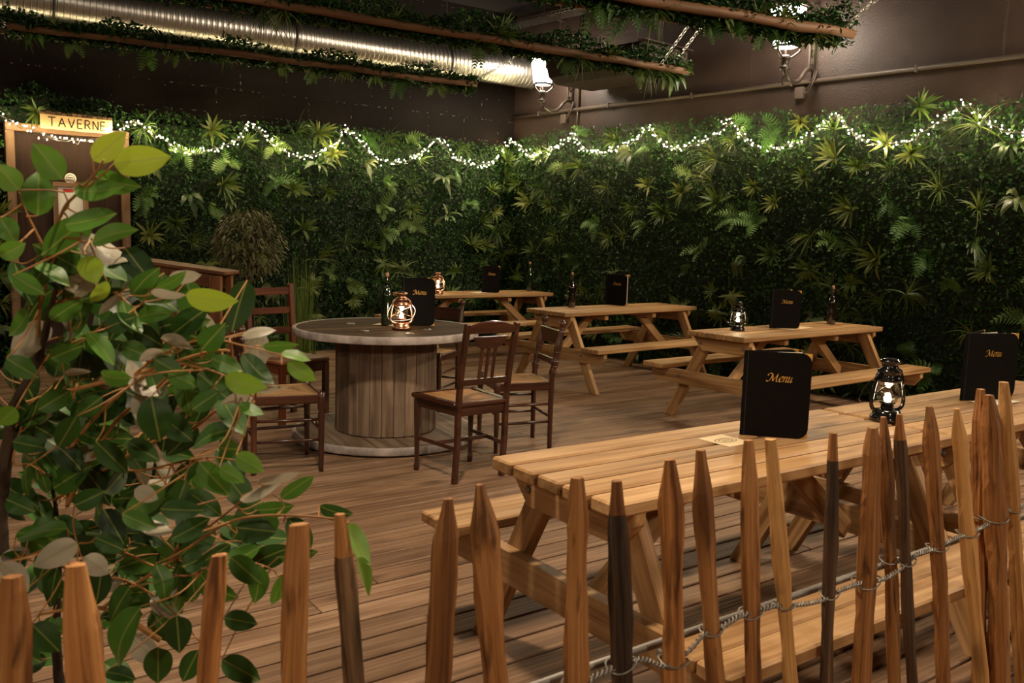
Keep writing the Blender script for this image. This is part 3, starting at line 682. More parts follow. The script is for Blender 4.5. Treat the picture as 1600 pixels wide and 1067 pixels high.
# suspended air unit
ac = thing('air_conditioner', 'brown air conditioning unit hung under the ceiling beside the corner lantern', 'air conditioner')
sa, _ = sR(926, 141, .12); sb, _ = sR(1072, 118, .12); ZA = 3.10; q0 = .10; q1 = .88
b = MB(); cs = (sa+sb)/2
prof = [(q0, ZA+.03), (q0+.05, ZA), (q1-.16, ZA), (q1-.04, ZA+.06), (q1, ZA+.16), (q1, ZA+.25), (q1-.08, ZA+.29), (q0, ZA+.29)]
mt = Matrix(((NR.x, DR.x, 0, RP(cs, 0, 0).x), (NR.y, DR.y, 0, RP(cs, 0, 0).y), (0, 0, 1, 0), (0, 0, 0, 1)))
b.prism(mt, prof, sb-sa, .008); b.build('casing', M['acbrown'], ac)
b = MB(); b.box(MR(sb+.03, (q0+q1)/2, ZA+.16), .05, q1-q0-.15, .20, .012); b.box(MR(sb+.02, (q0+q1)/2, ZA+.285), .10, q1-q0, .012, .003); b.build('end_cover', M['brownmetal'], ac)
for s_ in (sa+.12, sb-.1):
    for o in (.42, q1-.08): b = MB(); b.tube([RP(s_, o, ZA+.28), RP(s_, o, 4.22)], .007, 6); b.build('hanger_rod', M['brownmetal'], ac)
b = MB(); b.tube([RP(sb-.05, .55, ZA+.28), RP(sb-.05, .55, 4.22)], .03, 10); b.build('supply_pipe', M['brownmetal'], ac)

# perforated cable tray near the ceiling
ty = thing('cable_tray', 'perforated metal cable tray under the ceiling beside the right wall', 'cable tray')
b = MB(); s_ = .1; ZT = 4.02
for o in (.10, .34):
    b.box(MR(4.6, o, ZT+.03), 9.0, .006, .012, .001); b.box(MR(4.6, o, ZT+.002), 9.0, .012, .006, .001)
while s_ < 9.0:
    b.box(MR(s_, .10, ZT+.015), .018, .005, .03, .001); b.box(MR(s_, .34, ZT+.015), .018, .005, .03, .001); b.box(MR(s_, .22, ZT), .05, .24, .004, .001); s_ += .075
b.build('tray_body', M['galv'], ty)
b = MB()
for s_ in (.9, 2.4, 3.9, 5.4, 6.9): b.beam(RP(s_, .36, ZT-.01), RP(s_, .36, 4.22), .03, .006); b.box(MR(s_, .2, ZT-.012), .03, .36, .012, .002)
b.build('support', M['brownmetal'], ty)

# ------------------------------------------------------------------ fairy lights
GL = [(-30, 172), (5, 182), (30, 194), (51, 202), (74, 212), (108, 218.5), (142, 217.6), (169, 212), (192, 199), (205, 190), (216, 193), (229, 202.5), (250, 214), (277, 231), (304, 238), (331, 233), (358, 224), (375, 214), (388, 193), (405, 202), (422, 219), (442, 233), (469, 243), (489, 242), (513, 230), (530, 219), (537, 202), (545, 204), (560, 219), (581, 241), (597, 250), (624, 253), (645, 248), (662, 238), (678, 220), (692, 226), (705, 240), (719, 250), (746, 258), (766, 253), (779, 244)]
GR = [(788, 240), (795, 224), (803, 221), (813, 230), (827, 240), (844, 241), (861, 235), (881, 224), (896, 211), (903, 216), (911, 231), (935, 238), (955, 235), (979, 228), (996, 216), (1013, 199), (1029, 216), (1046, 229), (1070, 230), (1100, 219), (1124, 206), (1144, 189), (1158, 209), (1175, 223), (1198, 231), (1222, 228), (1249, 221), (1269, 209), (1293, 189), (1310, 182), (1327, 202), (1343, 216), (1364, 223), (1391, 223), (1418, 221), (1441, 206), (1462, 192), (1482, 179), (1505, 165), (1512, 165), (1532, 182), (1546, 193), (1559, 200), (1580, 206), (1610, 206), (1640, 198)]
bulb_me = None
def garland(label, px, n, num, group):
    global bulb_me
    t = thing('string_light', label, 'string light')
    P = [at_plane(x, y, n, n.dot(CORNER+n*(.36 if n is NL else .27))) for x, y in px]
    C = catmull(P, 6)
    w = MB(); w.tube([p-n*.015 for p in C], .003, 4, cap=False)
    w2 = [p+Vector((rng.gauss(0, .012), rng.gauss(0, .012), rng.gauss(-.012, .018))) for p in C]; w.tube(w2, .003, 4, cap=False); w.build('cable', M['rubber'], t)
    cum = [0]
    for i in range(1, len(C)): cum.append(cum[-1]+(C[i]-C[i-1]).length)
    pos = []
    for i in range(num):
        s_ = cum[-1]*(i+rng.uniform(.1, .9))/num; k = max(j for j in range(len(cum)) if cum[j] <= s_); k = min(k, len(C)-2)
        p = C[k].lerp(C[k+1], (s_-cum[k])/max(1e-6, cum[k+1]-cum[k]))
        pos.append(p+Vector((rng.gauss(0, .012), rng.gauss(0, .012), rng.gauss(0, .022)))+n*rng.uniform(0, .05))
    pos.sort(key=lambda p: (p-EYE).length)
    if bulb_me is None:
        b = MB(); b.sphere(Vector((0, 0, 0)), .0056, 0, 6, 4); o = b.build('bulb', M['fairy'], t); bulb_me = o.data; o.location = pos[0]; rest = pos[1:100]
    else: rest = pos[:100]
    for p in rest:
        o = bpy.data.objects.new('bulb', bulb_me); COL.objects.link(o); o.location = p; o.parent = t
    b = MB()
    for p in pos[100:]: b.sphere(p, .0056, 0, 6, 4)
    o = b.build('bulbs', M['fairy'], t); o['kind'] = 'stuff'
garland('warm fairy light string draped along the left ivy wall below the sign', GL, NL, 235, 'fairy lights')
garland('warm fairy light string draped along the right ivy wall', GR, NR, 265, 'fairy lights')

# ------------------------------------------------------------------ picnic tables
HT = .72
def picnic(L, W, planks, gap, label):
    """local x along the table, local -y towards the near side; origin at the far left top corner projected to the floor"""
    t = thing('picnic_table', label, 'picnic table', group='picnic tables')
    c = -W/2; pw = (W-gap*(planks-1))/planks; th = .04
    for i in range(planks):
        y = -(pw/2+i*(pw+gap)); b = MB(); b.box(Matrix.Translation((L/2+rng.uniform(-.004, .004), y, HT-th/2)), L, pw, th, .006); b.build('top_plank', M['pine'], t)
    ins = .085; bw = .11
    for x in (ins+.022, L-ins-.022):
        m = Matrix.Translation((x, c, 0)) @ Matrix.Rotation(PI/2, 4, 'Z')
        b = MB(); h = W/2-.01; z1 = HT-th-.001; b.prism(m, [(-h, z1), (-h, z1-.035), (-h+.07, z1-bw), (h-.07, z1-bw), (h, z1-.035), (h, z1)], .044, .004); br = b.build('bearer', M['pine'], t)
        sgn = -1 if x < L/2 else 1
        for q in (-.2, .2):
            b = MB(); b.lathe(Matrix.Translation((x+sgn*.023, c+q, z1-.055)) @ Matrix.Rotation(PI/2*sgn, 4, 'Y'), [(.013, 0), (.010, .006), (.0001, .006)], 10); b.build('bolt', M['wire'], br)
        # bench carrier
        zc = .43-.04-.001; hb = .69
        b = MB(); b.prism(m, [(-hb, zc), (-hb, zc-.04), (-hb+.06, zc-.11), (hb-.06, zc-.11), (hb, zc-.04), (hb, zc)], .044, .004); cb = b.build('bench_carrier', M['pine'], t)
        for q in (-.40, .40):
            b = MB(); b.lathe(Matrix.Translation((x+sgn*.023, c+q, zc-.05)) @ Matrix.Rotation(PI/2*sgn, 4, 'Y'), [(.013, 0), (.010, .006), (.0001, .006)], 10); b.build('bolt', M['wire'], cb)
        xi = x-sgn*.045
        for q in (-1, 1):
            b = MB(); b.beam((xi, c+q*.165, z1-.004), (xi, c+q*.53, -.02), .044, .10, up=Vector((1, 0, 0)).cross(Vector((0, q*.365, -.7)).normalized()), c=.005)
            # cut level with the floor
            for i, p in enumerate(b.v):
                if p[2] < .0005: b.v[i] = (p[0], p[1], .0005)
            b.build('leg', M['pine'], t)
        b = MB(); xe = x-sgn*.03; xm = x-sgn*.50
        b.beam((xe-sgn*.06, c, zc-.075), (xm, c, z1-.03), .044, .075, c=.004); b.build('brace', M['pine'], t)
        b = MB(); b.box(Matrix.Translation((xm, c, z1-.03)), .05, W*.8, .05, .004, 0, 1); b.build('cross_batten', M['pine'], t)
    for q in (-1, 1):
        for k in range(2):
            y = c+q*(.705-.052-k*.109); b = MB(); b.box(Matrix.Translation((L/2+rng.uniform(-.005, .005), y, .41)), L+.015, .105, .04, .006); b.build('bench_plank', M['pine'], t)
    return t
PA, YA = Vector((-.055, 2.705, 0)), math.radians(35.448)
uA = Vector((math.cos(YA), math.sin(YA), 0))
tA = picnic(1.672, .578, 5, .017, 'front pine picnic table behind the picket fence, left one of two end to end'); tA.location = PA; tA.rotation_euler = (0, 0, YA)
dup(tA, PA+uA*1.70, YA, 'right-hand picnic table of the end to end pair behind the fence')
tB = picnic(1.90, .53, 6, .002, 'pine picnic table in the middle of the back row by the ivy'); PB, YB = Vector((.125, 8.329, 0)), math.radians(40.5); tB.location = PB; tB.rotation_euler = (0, 0, YB)
PC, YC = Vector((1.342, 6.734, 0)), math.radians(38.3); dup(tB, PC, YC, 'pine picnic table right of the back row, behind the front table')
YD = math.radians(36); NRD = at_z(865, 454, HT)
PD = Vector((NRD.x, NRD.y, 0))-Vector((math.cos(YD), math.sin(YD), 0))*1.90-Vector((math.sin(YD), -math.cos(YD), 0))*.53
PD = PD+Vector((-.02, -.44, 0))      # clear of the greenery behind it
dup(tB, PD, YD, 'farthest pine picnic table, partly hidden behind the cable spool table')

# ------------------------------------------------------------------ cable spool table
SX, SY, SR_, SH = -.859, 5.986, .628, .761
sp = thing('spool_table', 'big wooden cable spool used as round table', 'table', (SX, SY, 0))
def disc(zt, zb, r, mat, ang, pwid, name, rimlabel):
    b = MB(); n = int(2*r/pwid)+1; x = Vector((math.cos(ang), math.sin(ang), 0)); y = Vector((-x.y, x.x, 0)); o = -r
    for i in range(n):
        a, c = o+i*pwid+.002, min(o+(i+1)*pwid-.002, r-.005)
        if c-a < .01: continue
        m = lambda q: math.sqrt(max(0, (r-.012)**2-q*q))
        ks = 7; up = [(m(a+(c-a)*k/ks), a+(c-a)*k/ks) for k in range(ks+1)]
        poly = [x*p+y*q for p, q in up]+[x*-p+y*q for p, q in reversed(up)]
        N_ = len(poly); off = rng.uniform(-30, 30)
        vs = [Vector((p.x, p.y, zt-.002)) for p in poly]+[Vector((p.x, p.y, zb+.002)) for p in poly]
        gc = [Vector((p.dot(x)+off, p.dot(y)+off, 0)) for p in poly]*2
        b.add(vs, [tuple(range(N_)), tuple(range(2*N_-1, N_-1, -1))]+[(i_, N_+i_, N_+(i_+1) % N_, (i_+1) % N_) for i_ in range(N_)], 0, gc)
    o_ = b.build(name, mat, sp)
    b = MB(); b.lathe(I4, [(r-.022, zt), (r-.004, zt), (r, zt-.006), (r, zb+.006), (r-.004, zb), (r-.03, zb), (r-.03, zt-.004), (r-.022, zt)], 72); ri = b.build('rim', M['rim'], o_); ri['label'] = rimlabel
    return o_
tp = disc(SH, SH-.05, SR_, M['spool_top'], YAW, .14, 'top_disc', 'worn grey-white painted rim of the table top')
disc(.062, .012, SR_, M['spool'], -math.radians(62), .19, 'bottom_disc', 'worn grey-white painted rim of the foot disc')
b = MB(); ns = 27; rb = .342
for i in range(ns):
    a = 2*PI*i/ns; m = Matrix.Rotation(a, 4, 'Z') @ Matrix.Translation((rb-.014, 0, .387)); b.box(m, .028+rng.uniform(-.004, .004), 2*PI*rb/ns-.003, .648, .005, 0, 2)
b.build('barrel', M['spool'], sp)
b = MB(); b.lathe(I4, [(rb-.03, .063), (rb-.03, SH-.052)], 24); b.build('core', M['black'], sp)
for px, py in ((548, 505.5), (570, 516.5), (667, 514.5), (640, 521)):
    P = at_z(px, py, SH); b = MB(); b.lathe(Matrix.Translation((P.x-SX, P.y-SY, SH-.002)), [(.0001, .006), (.02, .006), (.03, .003), (.03, 0)], 14); b.build('bolt', M['galv'], tp)

# ------------------------------------------------------------------ chairs: local +x is forward, origin on the floor under the middle of the seat
def turned(b, p, z0, z1, r, feats):
    prof = [(r*.72, z0)]
    for z, k in feats: prof.append((r*k, z))
    prof.append((r*.7, z1)); b.lathe(Matrix.Translation((p[0], p[1], 0)), prof, 12)
def rush_chair(label, mat='mahogany'):
    t = thing('rush_chair', label, 'chair', group='rush-seated chairs round the spool table'); sh = .45
    W2, D2, w2 = .205, .19, .175
    for q in (-1, 1):
        b = MB(); turned(b, (D2, q*W2, 0), 0, sh+.025, .019, [(.02, .72), (.22, .95), (.30, 1.0), (.34, 1.15), (.36, .85), (.375, 1.2), (sh-.02, 1.2), (sh+.02, 1.15)]); b.build('leg', M[mat], t)
        b = MB(); P = [(-D2, q*w2, 0), (-D2, q*w2, sh), (-D2-.02, q*w2, sh+.15), (-D2-.06, q*w2, .80)]
        pts = catmull(P, 6); k = len(pts)
        rr = [.015+.004*min(1, i/6) for i in range(k)]
        for i, p in enumerate(pts):
            for zb in (.52, .57, .66, .70):
                if abs(p.z-zb) < .012: rr[i] *= 1.35
        b.tube(pts, rr, 12)
        for zz, r_ in ((.52, .026), (.555, .022), (.59, .026), (.65, .024), (.70, .026)):
            xx = -D2-.02*min(1, (zz-sh)/.15)-.04*max(0, (zz-.6)/.2); b.lathe(Matrix.Translation((xx, q*w2, zz)), [(.015, -.012), (r_, -.004), (r_, .004), (.015, .012)], 12)
        # ball finial
        xx = -D2-.06; b.lathe(Matrix.Translation((xx-.003, q*w2, .80)), [(.017, -.005), (.022, .006), (.012, .014), (.02, .024), (.026, .038), (.022, .052), (.010, .062), (.0001, .066)], 12); b.build('back_post', M[mat], t)
    b = MB(); b.beam((-D2-.045, -w2, .745), (-D2-.045, w2, .745), .018, .10, c=.006); b.build('top_rail', M[mat], t)
    b = MB(); b.beam((-D2-.018, -w2, .585), (-D2-.018, w2, .585), .016, .045, c=.005); b.build('back_rail', M[mat], t)
    b = MB()
    b.beam((D2, -W2, sh-.02), (D2, W2, sh-.02), .022, .05, c=.005); b.beam((-D2, -w2, sh-.02), (-D2, w2, sh-.02), .022, .05, c=.005)
    for q in (-1, 1): b.beam((-D2, q*w2, sh-.02), (D2, q*W2, sh-.02), .022, .05, c=.005)
    b.build('seat_frame', M[mat], t)
    # woven seat in four triangles meeting at the middle
    b = MB(); c4 = [Vector((D2-.006, -W2+.008, sh)), Vector((D2-.006, W2-.008, sh)), Vector((-D2+.006, w2-.008, sh)), Vector((-D2+.006, -w2+.008, sh))]; ctr = Vector((0, 0, sh+.012))
    for i in range(4):
        p, q = c4[i], c4[(i+1) % 4]; e = (q-p).normalized(); n_ = ZUP.cross(e); rows = 9
        for k in range(rows):
            a, b2 = k/rows, (k+1)/rows; A1, B1 = p.lerp(ctr, a), q.lerp(ctr, a); A2, B2 = p.lerp(ctr, b2), q.lerp(ctr, b2); up = ZUP*.008
            b.add([A1, B1, B1.lerp(B2, .5)+up, A1.lerp(A2, .5)+up, B2, A2], [(0, 1, 2, 3), (3, 2, 4, 5)], 0, [Vector((v.dot(e), v.dot(n_)*1.5+i*9, 0)) for v in (A1, B1, B1.lerp(B2, .5), A1.lerp(A2, .5), B2, A2)], .4+.2*(k % 2))
    b.box(Matrix.Translation((0, 0, sh-.012)), 2*D2-.03, 2*w2-.02, .02, .004); b.build('seat', M['rush'], t)
    for (p, q) in (((D2, -W2, .19), (-D2, -w2, .19)), ((D2, W2, .19), (-D2, w2, .19)), ((D2, -W2, .25), (D2, W2, .25)), ((D2, -W2, .31), (-D2, -w2, .31)), ((D2, W2, .31), (-D2, w2, .31)), ((-D2, -w2, .22), (-D2, w2, .22))):
        b = MB(); m_ = (Vector(p)+Vector(q))/2; b.tube([p, m_, q], [.008, .011, .008], 8); b.build('stretcher', M[mat], t)
    return t
def place(t, cx, cy, az, label=None):   # az: direction the chair faces, from +y towards +x
    t.location = (cx, cy, 0); t.rotation_euler = (0, 0, PI/2-math.radians(az))
    if label: t['label'] = label
c1 = rush_chair('rush-seated turned chair left of the spool table, nearest the leafy tree')
# seat centres from the feet seen in the photograph
place(c1, -1.355, 5.146, math.degrees(math.atan2(.317, .146)))
c2 = dup(c1, (.01, 5.87, 0), 0, 'rush-seated turned chair at right of the spool table with back to the picnic tables'); place(c2, .035, 5.84, math.degrees(math.atan2(-.38, -.12)))
PE = at_z(684.6, 644.7, 0); az = math.radians(203); fw = Vector((math.sin(az), math.cos(az), 0)); rt_ = Vector((fw.y, -fw.x, 0))
cE = Vector((PE.x, PE.y, 0))-fw*.19+rt_*.205
c3 = dup(c1, cE, 0, 'rush-seated chair mostly hidden behind the spool table and its menu'); place(c3, cE.x, cE.y, 203)
# cane chair with three slats
def cane_chair(label):
    t = thing('cane_chair', label, 'chair'); mat = M['mahogany']; sh = .455; D2, W2, w2 = .20, .205, .165
    for q in (-1, 1):
        b = MB(); m = [(D2-.015, q*W2, 0), (D2-.015, q*W2, .035), (D2-.012, q*W2, .06), (D2-.01, q*W2, sh-.06)]
        b.lathe(Matrix.Translation((D2-.015, q*(W2-.012), 0)), [(.017, 0), (.021, .012), (.021, .035), (.015, .055), (.017, .12), (.025, sh-.07), (.025, sh-.02)], 4, smooth=False); b.build('leg', mat, t)
        b = MB(); pts = [Vector((-D2+.02, q*w2, 0)), Vector((-D2, q*w2, .25)), Vector((-D2-.005, q*w2, sh)), Vector((-D2-.035, q*(w2+.002), .70)), Vector((-D2-.085, q*(w2+.004), .915))]
        P = catmull(pts, 5)
        for i in range(len(P)-1): b.beam(P[i], P[i+1], .028, .034, up=Vector((0, 1, 0)).cross(P[i+1]-P[i]), c=.003, ext=.004, rnd=.5)
        b.build('back_post', mat, t)
    xt = lambda z: -D2-.005-.03*max(0, (z-sh)/.245) if z < .7 else -D2-.035-.05*(z-.7)/.215
    def cross(z0, z1, poly, th, nm):
        zc = (z0+z1)/2; tilt = math.atan2(xt(z0)-xt(z1), z1-z0)
        b = MB(); b.prism(Matrix.Translation((xt(zc), 0, zc)) @ Matrix.Rotation(-tilt, 4, 'Y') @ Matrix.Rotation(PI/2, 4, 'Z'), poly, th, .004); return b.build(nm, mat, t)
    hw = w2+.018
    n = 14; arch = [(-hw+2*hw*i/n, .065+.045*(1-(2*i/n-1)**2)) for i in range(n+1)]
    # crest: arched on top, notched shoulders below
    cross(.80, .93, [(-hw, -.045)]+arch[::1]+[(hw, -.045)] if False else [(-hw, .0)]+[(x, y-.06+.02) for x, y in arch]+[(hw, .0)], .024, 'crest_rail')
    cross(.76, .86, [(-.115, .035), (.115, .035), (.085, -.02), (.06, -.035), (-.06, -.035), (-.085, -.02)], .020, 'crest_apron')
    cross(.565, .605, [(-hw, -.018), (hw, -.018), (hw, .018), (-hw, .018)], .020, 'lower_rail')
    for y in (-.045, 0, .045):
        b = MB(); b.beam((xt(.595), y, .595), (xt(.80), y, .80), .020, .010, up=Vector((1, 0, .2)), c=.002); b.build('slat', mat, t)
    b = MB(); fr = .05
    b.beam((D2-.01, -W2-.02, sh), (D2-.01, W2+.02, sh), fr, .026, c=.008); b.beam((-D2, -w2-.015, sh), (-D2, w2+.015, sh), fr*.8, .026, c=.008)
    for q in (-1, 1): b.beam((-D2, q*w2, sh), (D2, q*W2, sh), fr, .026, c=.008)
    for q in (-1, 1): b.beam((-D2, q*w2, sh-.04), (D2-.015, q*(W2-.012), sh-.04), .02, .05, c=.004)
    b.beam((D2-.02, -W2, sh-.04), (D2-.02, W2, sh-.04), .02, .05, c=.004); b.beam((-D2, -w2, sh-.04), (-D2, w2, sh-.04), .02, .05, c=.004)
    b.build('seat_frame', mat, t)
    b = MB(); b.box(Matrix.Translation((0, 0, sh+.006)), 2*D2-.05, 2*w2-.01, .008, .002, 0, 0); b.build('seat', M['cane'], t)
    for p, q in (((D2-.015, -W2+.012, .20), (-D2, -w2, .20)), ((D2-.015, W2-.012, .20), (-D2, w2, .20)), ((0, -.19, .20), (0, .19, .20))):
        b = MB(); b.beam(p, q, .016, .022, c=.004); b.build('stretcher', mat, t)
    return t
c4 = cane_chair('dark wooden chair with cane seat and three back slats, nearest the camera')
place(c4, -.281, 5.1, math.degrees(math.atan2(-.23, .30)))
# tall ladder-back chair
t = thing('ladder_back_chair', 'tall reddish ladder-back chair with brown leather seat by the potted tree', 'chair'); mat = M['redwood']
for q in (-1, 1):
    b = MB(); b.beam((-.20, q*.19, 0), (-.20, q*.19, .45), .042, .042, up=Vector((1, 0, 0)), c=.004); b.beam((-.20, q*.19, .445), (-.245, q*.19, .99), .040, .040, up=Vector((1, 0, 0)), c=.004); b.build('back_post', mat, t)
    b = MB(); b.beam((.19, q*.19, 0), (.19, q*.19, .44), .042, .042, up=Vector((1, 0, 0)), c=.004); b.build('leg', mat, t)
for z, h in ((.935, .055), (.79, .05), (.64, .05)):
    b = MB(); x = -.20-.045*(z-.45)/.54; b.beam((x, -.19, z), (x, .19, z), .018, h, c=.004); b.build('ladder_rail', mat, t)
b = MB()
for q in (-1, 1): b.beam((-.2, q*.19, .41), (.19, q*.19, .41), .022, .07, c=.004)
b.beam((.19, -.19, .41), (.19, .19, .41), .022, .07, c=.004); b.beam((-.2, -.19, .41), (-.2, .19, .41), .022, .07, c=.004); b.build('seat_frame', mat, t)
b = MB(); b.box(Matrix.Translation((0, 0, .458)), .43, .43, .03, .012); b.build('seat', M['leather'], t)
for p, q in (((-.2, -.19, .18), (.19, -.19, .18)), ((-.2, .19, .18), (.19, .19, .18)), ((0, -.19, .18), (0, .19, .18))):
    b = MB(); b.beam(p, q, .018, .03, c=.003); b.build('stretcher', mat, t)
PF = at_z(407, 659, 0); az = math.radians(130); fw = Vector((math.sin(az), math.cos(az), 0)); lf = Vector((-fw.y, fw.x, 0))
# the post seen at left is the near one, on the chair's right-hand side
cc = Vector((PF.x, PF.y, 0))+fw*.20+lf*.19
place(t, cc.x-.10, cc.y+.10, 130)

# ------------------------------------------------------------------ menus standing half open
def menu(label, bl, br, tl, z, spread=32, page=True):
    A, B = at_z(*bl, z), at_z(*br, z); w = (B-A).length; h = z_over(*tl, A)-z
    x = (B-A).normalized(); t = thing('menu', label, 'menu', tuple(A), math.atan2(x.y, x.x), 'black menus standing on the tables')
    th = .0035
    def cover(a, name):
        m = Matrix.Rotation(a, 4, 'Z'); r = .035*w/.21; b = MB()
        poly = [(0, 0), (w-r, 0)]+[(w-r+r*math.sin(k*PI/12), r-r*math.cos(k*PI/12)) for k in range(1, 7)]+[(w-r+r*math.cos(k*PI/12), h-r+r*math.sin(k*PI/12)) for k in range(0, 7)]+[(0, h)]
        b.prism(m @ Matrix.Translation((0, .0 if a else 0, 0)), poly, th, .0008); o = b.build(name, M['cover'], t)
        c = .040*w/.21
        for zz, q in ((0, 1), (h, -1)):
            poly = [(w-c, zz+q*.0006), (w-.001, zz+q*.0006), (w-.001, zz+q*c), (w-c*.35, zz+q*c*.42)]
            b = MB(); b.prism(m @ Matrix.Translation((0, .0028, 0)), poly if q > 0 else poly[::-1], .0016, .0003); g = b.build('corner', M['gold'], o); g['label'] = 'gold corner protector'
        return o, m
    fc, m = cover(0, 'front_cover')
    cover(math.radians(spread), 'back_cover')
    b = MB(); b.beam((0, .003, 0), (0, .003, h), .008, .008, up=Vector((1, 0, 0)), c=.002); b.build('spine', M['cover'], t)
    if page:
        b = MB()
        for a, k in ((spread*.3, .9), (spread*.62, .93)):
            mm = Matrix.Rotation(math.radians(a), 4, 'Z'); b.prism(mm, [(.006, .006), (w*k, .006), (w*k, h*.985), (.006, h*.985)], .0012, .0003)
        b.build('page', M['paper'], t)
    b = MB(); H_ = h*.064; mm = Matrix.Translation((w*.54, -th/2-.0006, h*.655)) @ Matrix.Rotation(PI/2, 4, 'X'); write_menu(b, mm, H_)
    l = b.build('lettering', M['gold'], fc); l['label'] = 'gold script reading Menu'
    b = MB(); b.box(Matrix.Translation((w*.045, -th/2-.0002, h/2)), .002, .0006, h*.985, .0001); b.build('hinge_groove', M['rubber'], fc)
    return t
menu('black menu on the front left table, the largest in view', (1157, 679), (1261, 687), (1163, 547), HT)
menu('black menu on the right-hand front table, at the right edge', (1501.5, 626), (1583, 624), (1501.5, 520), HT)
menu('black menu on the right table of the back row', (1203, 512.6), (1249, 514), (1204.8, 452.7), HT)
menu('black menu on the middle table of the back row', (945.5, 475.6), (978.5, 478.2), (946.7, 428), HT)
menu('black menu on the farthest picnic table', (753, 456.5), (780.5, 457.8), (754.8, 415), HT)
menu('black menu on the spool table behind the lit copper lantern', (628, 508), (679, 509), (629, 434), SH)
# ------------------------------------------------------------------ paper cards
def card(label, p0, p1, p3, z, mat='card', emblem=False):
    A, B, D_ = at_z(*p0, z), at_z(*p1, z), at_z(*p3, z); x = (B-A); lx = x.length; x.normalize(); y = (D_-A); y = y-x*y.dot(x); ly = y.length; y.normalize()
    c = A+x*lx/2+y*ly/2; t = thing('paper_card', label, 'card', tuple(c)) if emblem else None
    m = frame((0, 0, .0012), x, y, ZUP if x.cross(y).z > 0 else -ZUP)
    b = MB(); b.box(m, lx, ly, .0016, .0004); o = b.build('sheet' if emblem else 'paper_card', M[mat], t)
    if not emblem: o.location = c; return tag(o, label, 'card')
    b = MB(); k = min(lx, ly); mm = Matrix.Translation((0, 0, .0024)) @ frame((0, 0, 0), x, y if x.cross(y).z > 0 else -y, ZUP)
    for r in (.20, .30): stroke(b, mm, [(k*r*1.25*math.cos(a*PI/8), k*r*.7*math.sin(a*PI/8)) for a in range(17)], k*.03, n=2)
    for i in range(5): stroke(b, mm, [(k*(-.14+.07*i), -k*.07), (k*(-.12+.07*i), k*.06)], k*.025, n=2)
    b.build('emblem', M['ink'], t); return t
card('cream card with brown emblem beside the largest menu', (1091, 686), (1128, 679.5), (1137, 699.5), HT, emblem=True)
card('white paper card under the menu on the right-hand front table', (1516, 627.5), (1560, 622), (1548, 634), HT, 'paper')
card('cream card on the right table of the back row, under its menu', (1204, 512), (1236, 508.5), (1222, 517.5), HT)
card('cream card at the foot of bottle and lantern on the spool table', (582, 507.2), (606, 502.5), (612, 512), SH)
card('small pale card left of the menu on the farthest picnic table', (733, 457.5), (746, 455.8), (741, 459.6), HT, 'paper')

# ------------------------------------------------------------------ bottles
def bottle(label, base, top, z, mat):
    P = at_z(*base, z); h = z_over(*top, P)-z; t = thing('wine_bottle', label, 'bottle', tuple(P), 0, 'dark bottles on the tables'); k = h/.335
    b = MB(); b.lathe(I4, [(.0001, .002), (.030*k, 0), (.0365*k, .004*k), (.037*k, .01*k), (.037*k, .185*k), (.034*k, .205*k), (.022*k, .235*k), (.0155*k, .255*k), (.0140*k, .30*k), (.0165*k, .303*k), (.0165*k, .312*k), (.0135*k, .314*k)], 24); b.build('glass_body', M[mat], t)
    b = MB(); b.lathe(Matrix.Translation((0, 0, .306*k)), [(.0105*k, 0), (.0115*k, .03*k), (.0105*k, .033*k), (.0001, .033*k)], 14); b.build('cork', M['cork'], t)
    return t
bottle('dark green corked bottle on the spool table behind the copper lantern', (604, 508), (609, 427), SH, 'bottle')
bottle('dark corked bottle on the middle table of the back row', (892.5, 480), (893.6, 426), HT, 'bottle_brown')
bottle('dark corked bottle on the right table of the back row', (1298, 506.5), (1301, 447), HT, 'bottle_brown')
bottle('dark corked bottle on the farthest picnic table', (827, 455), (827, 409.5), HT, 'bottle')

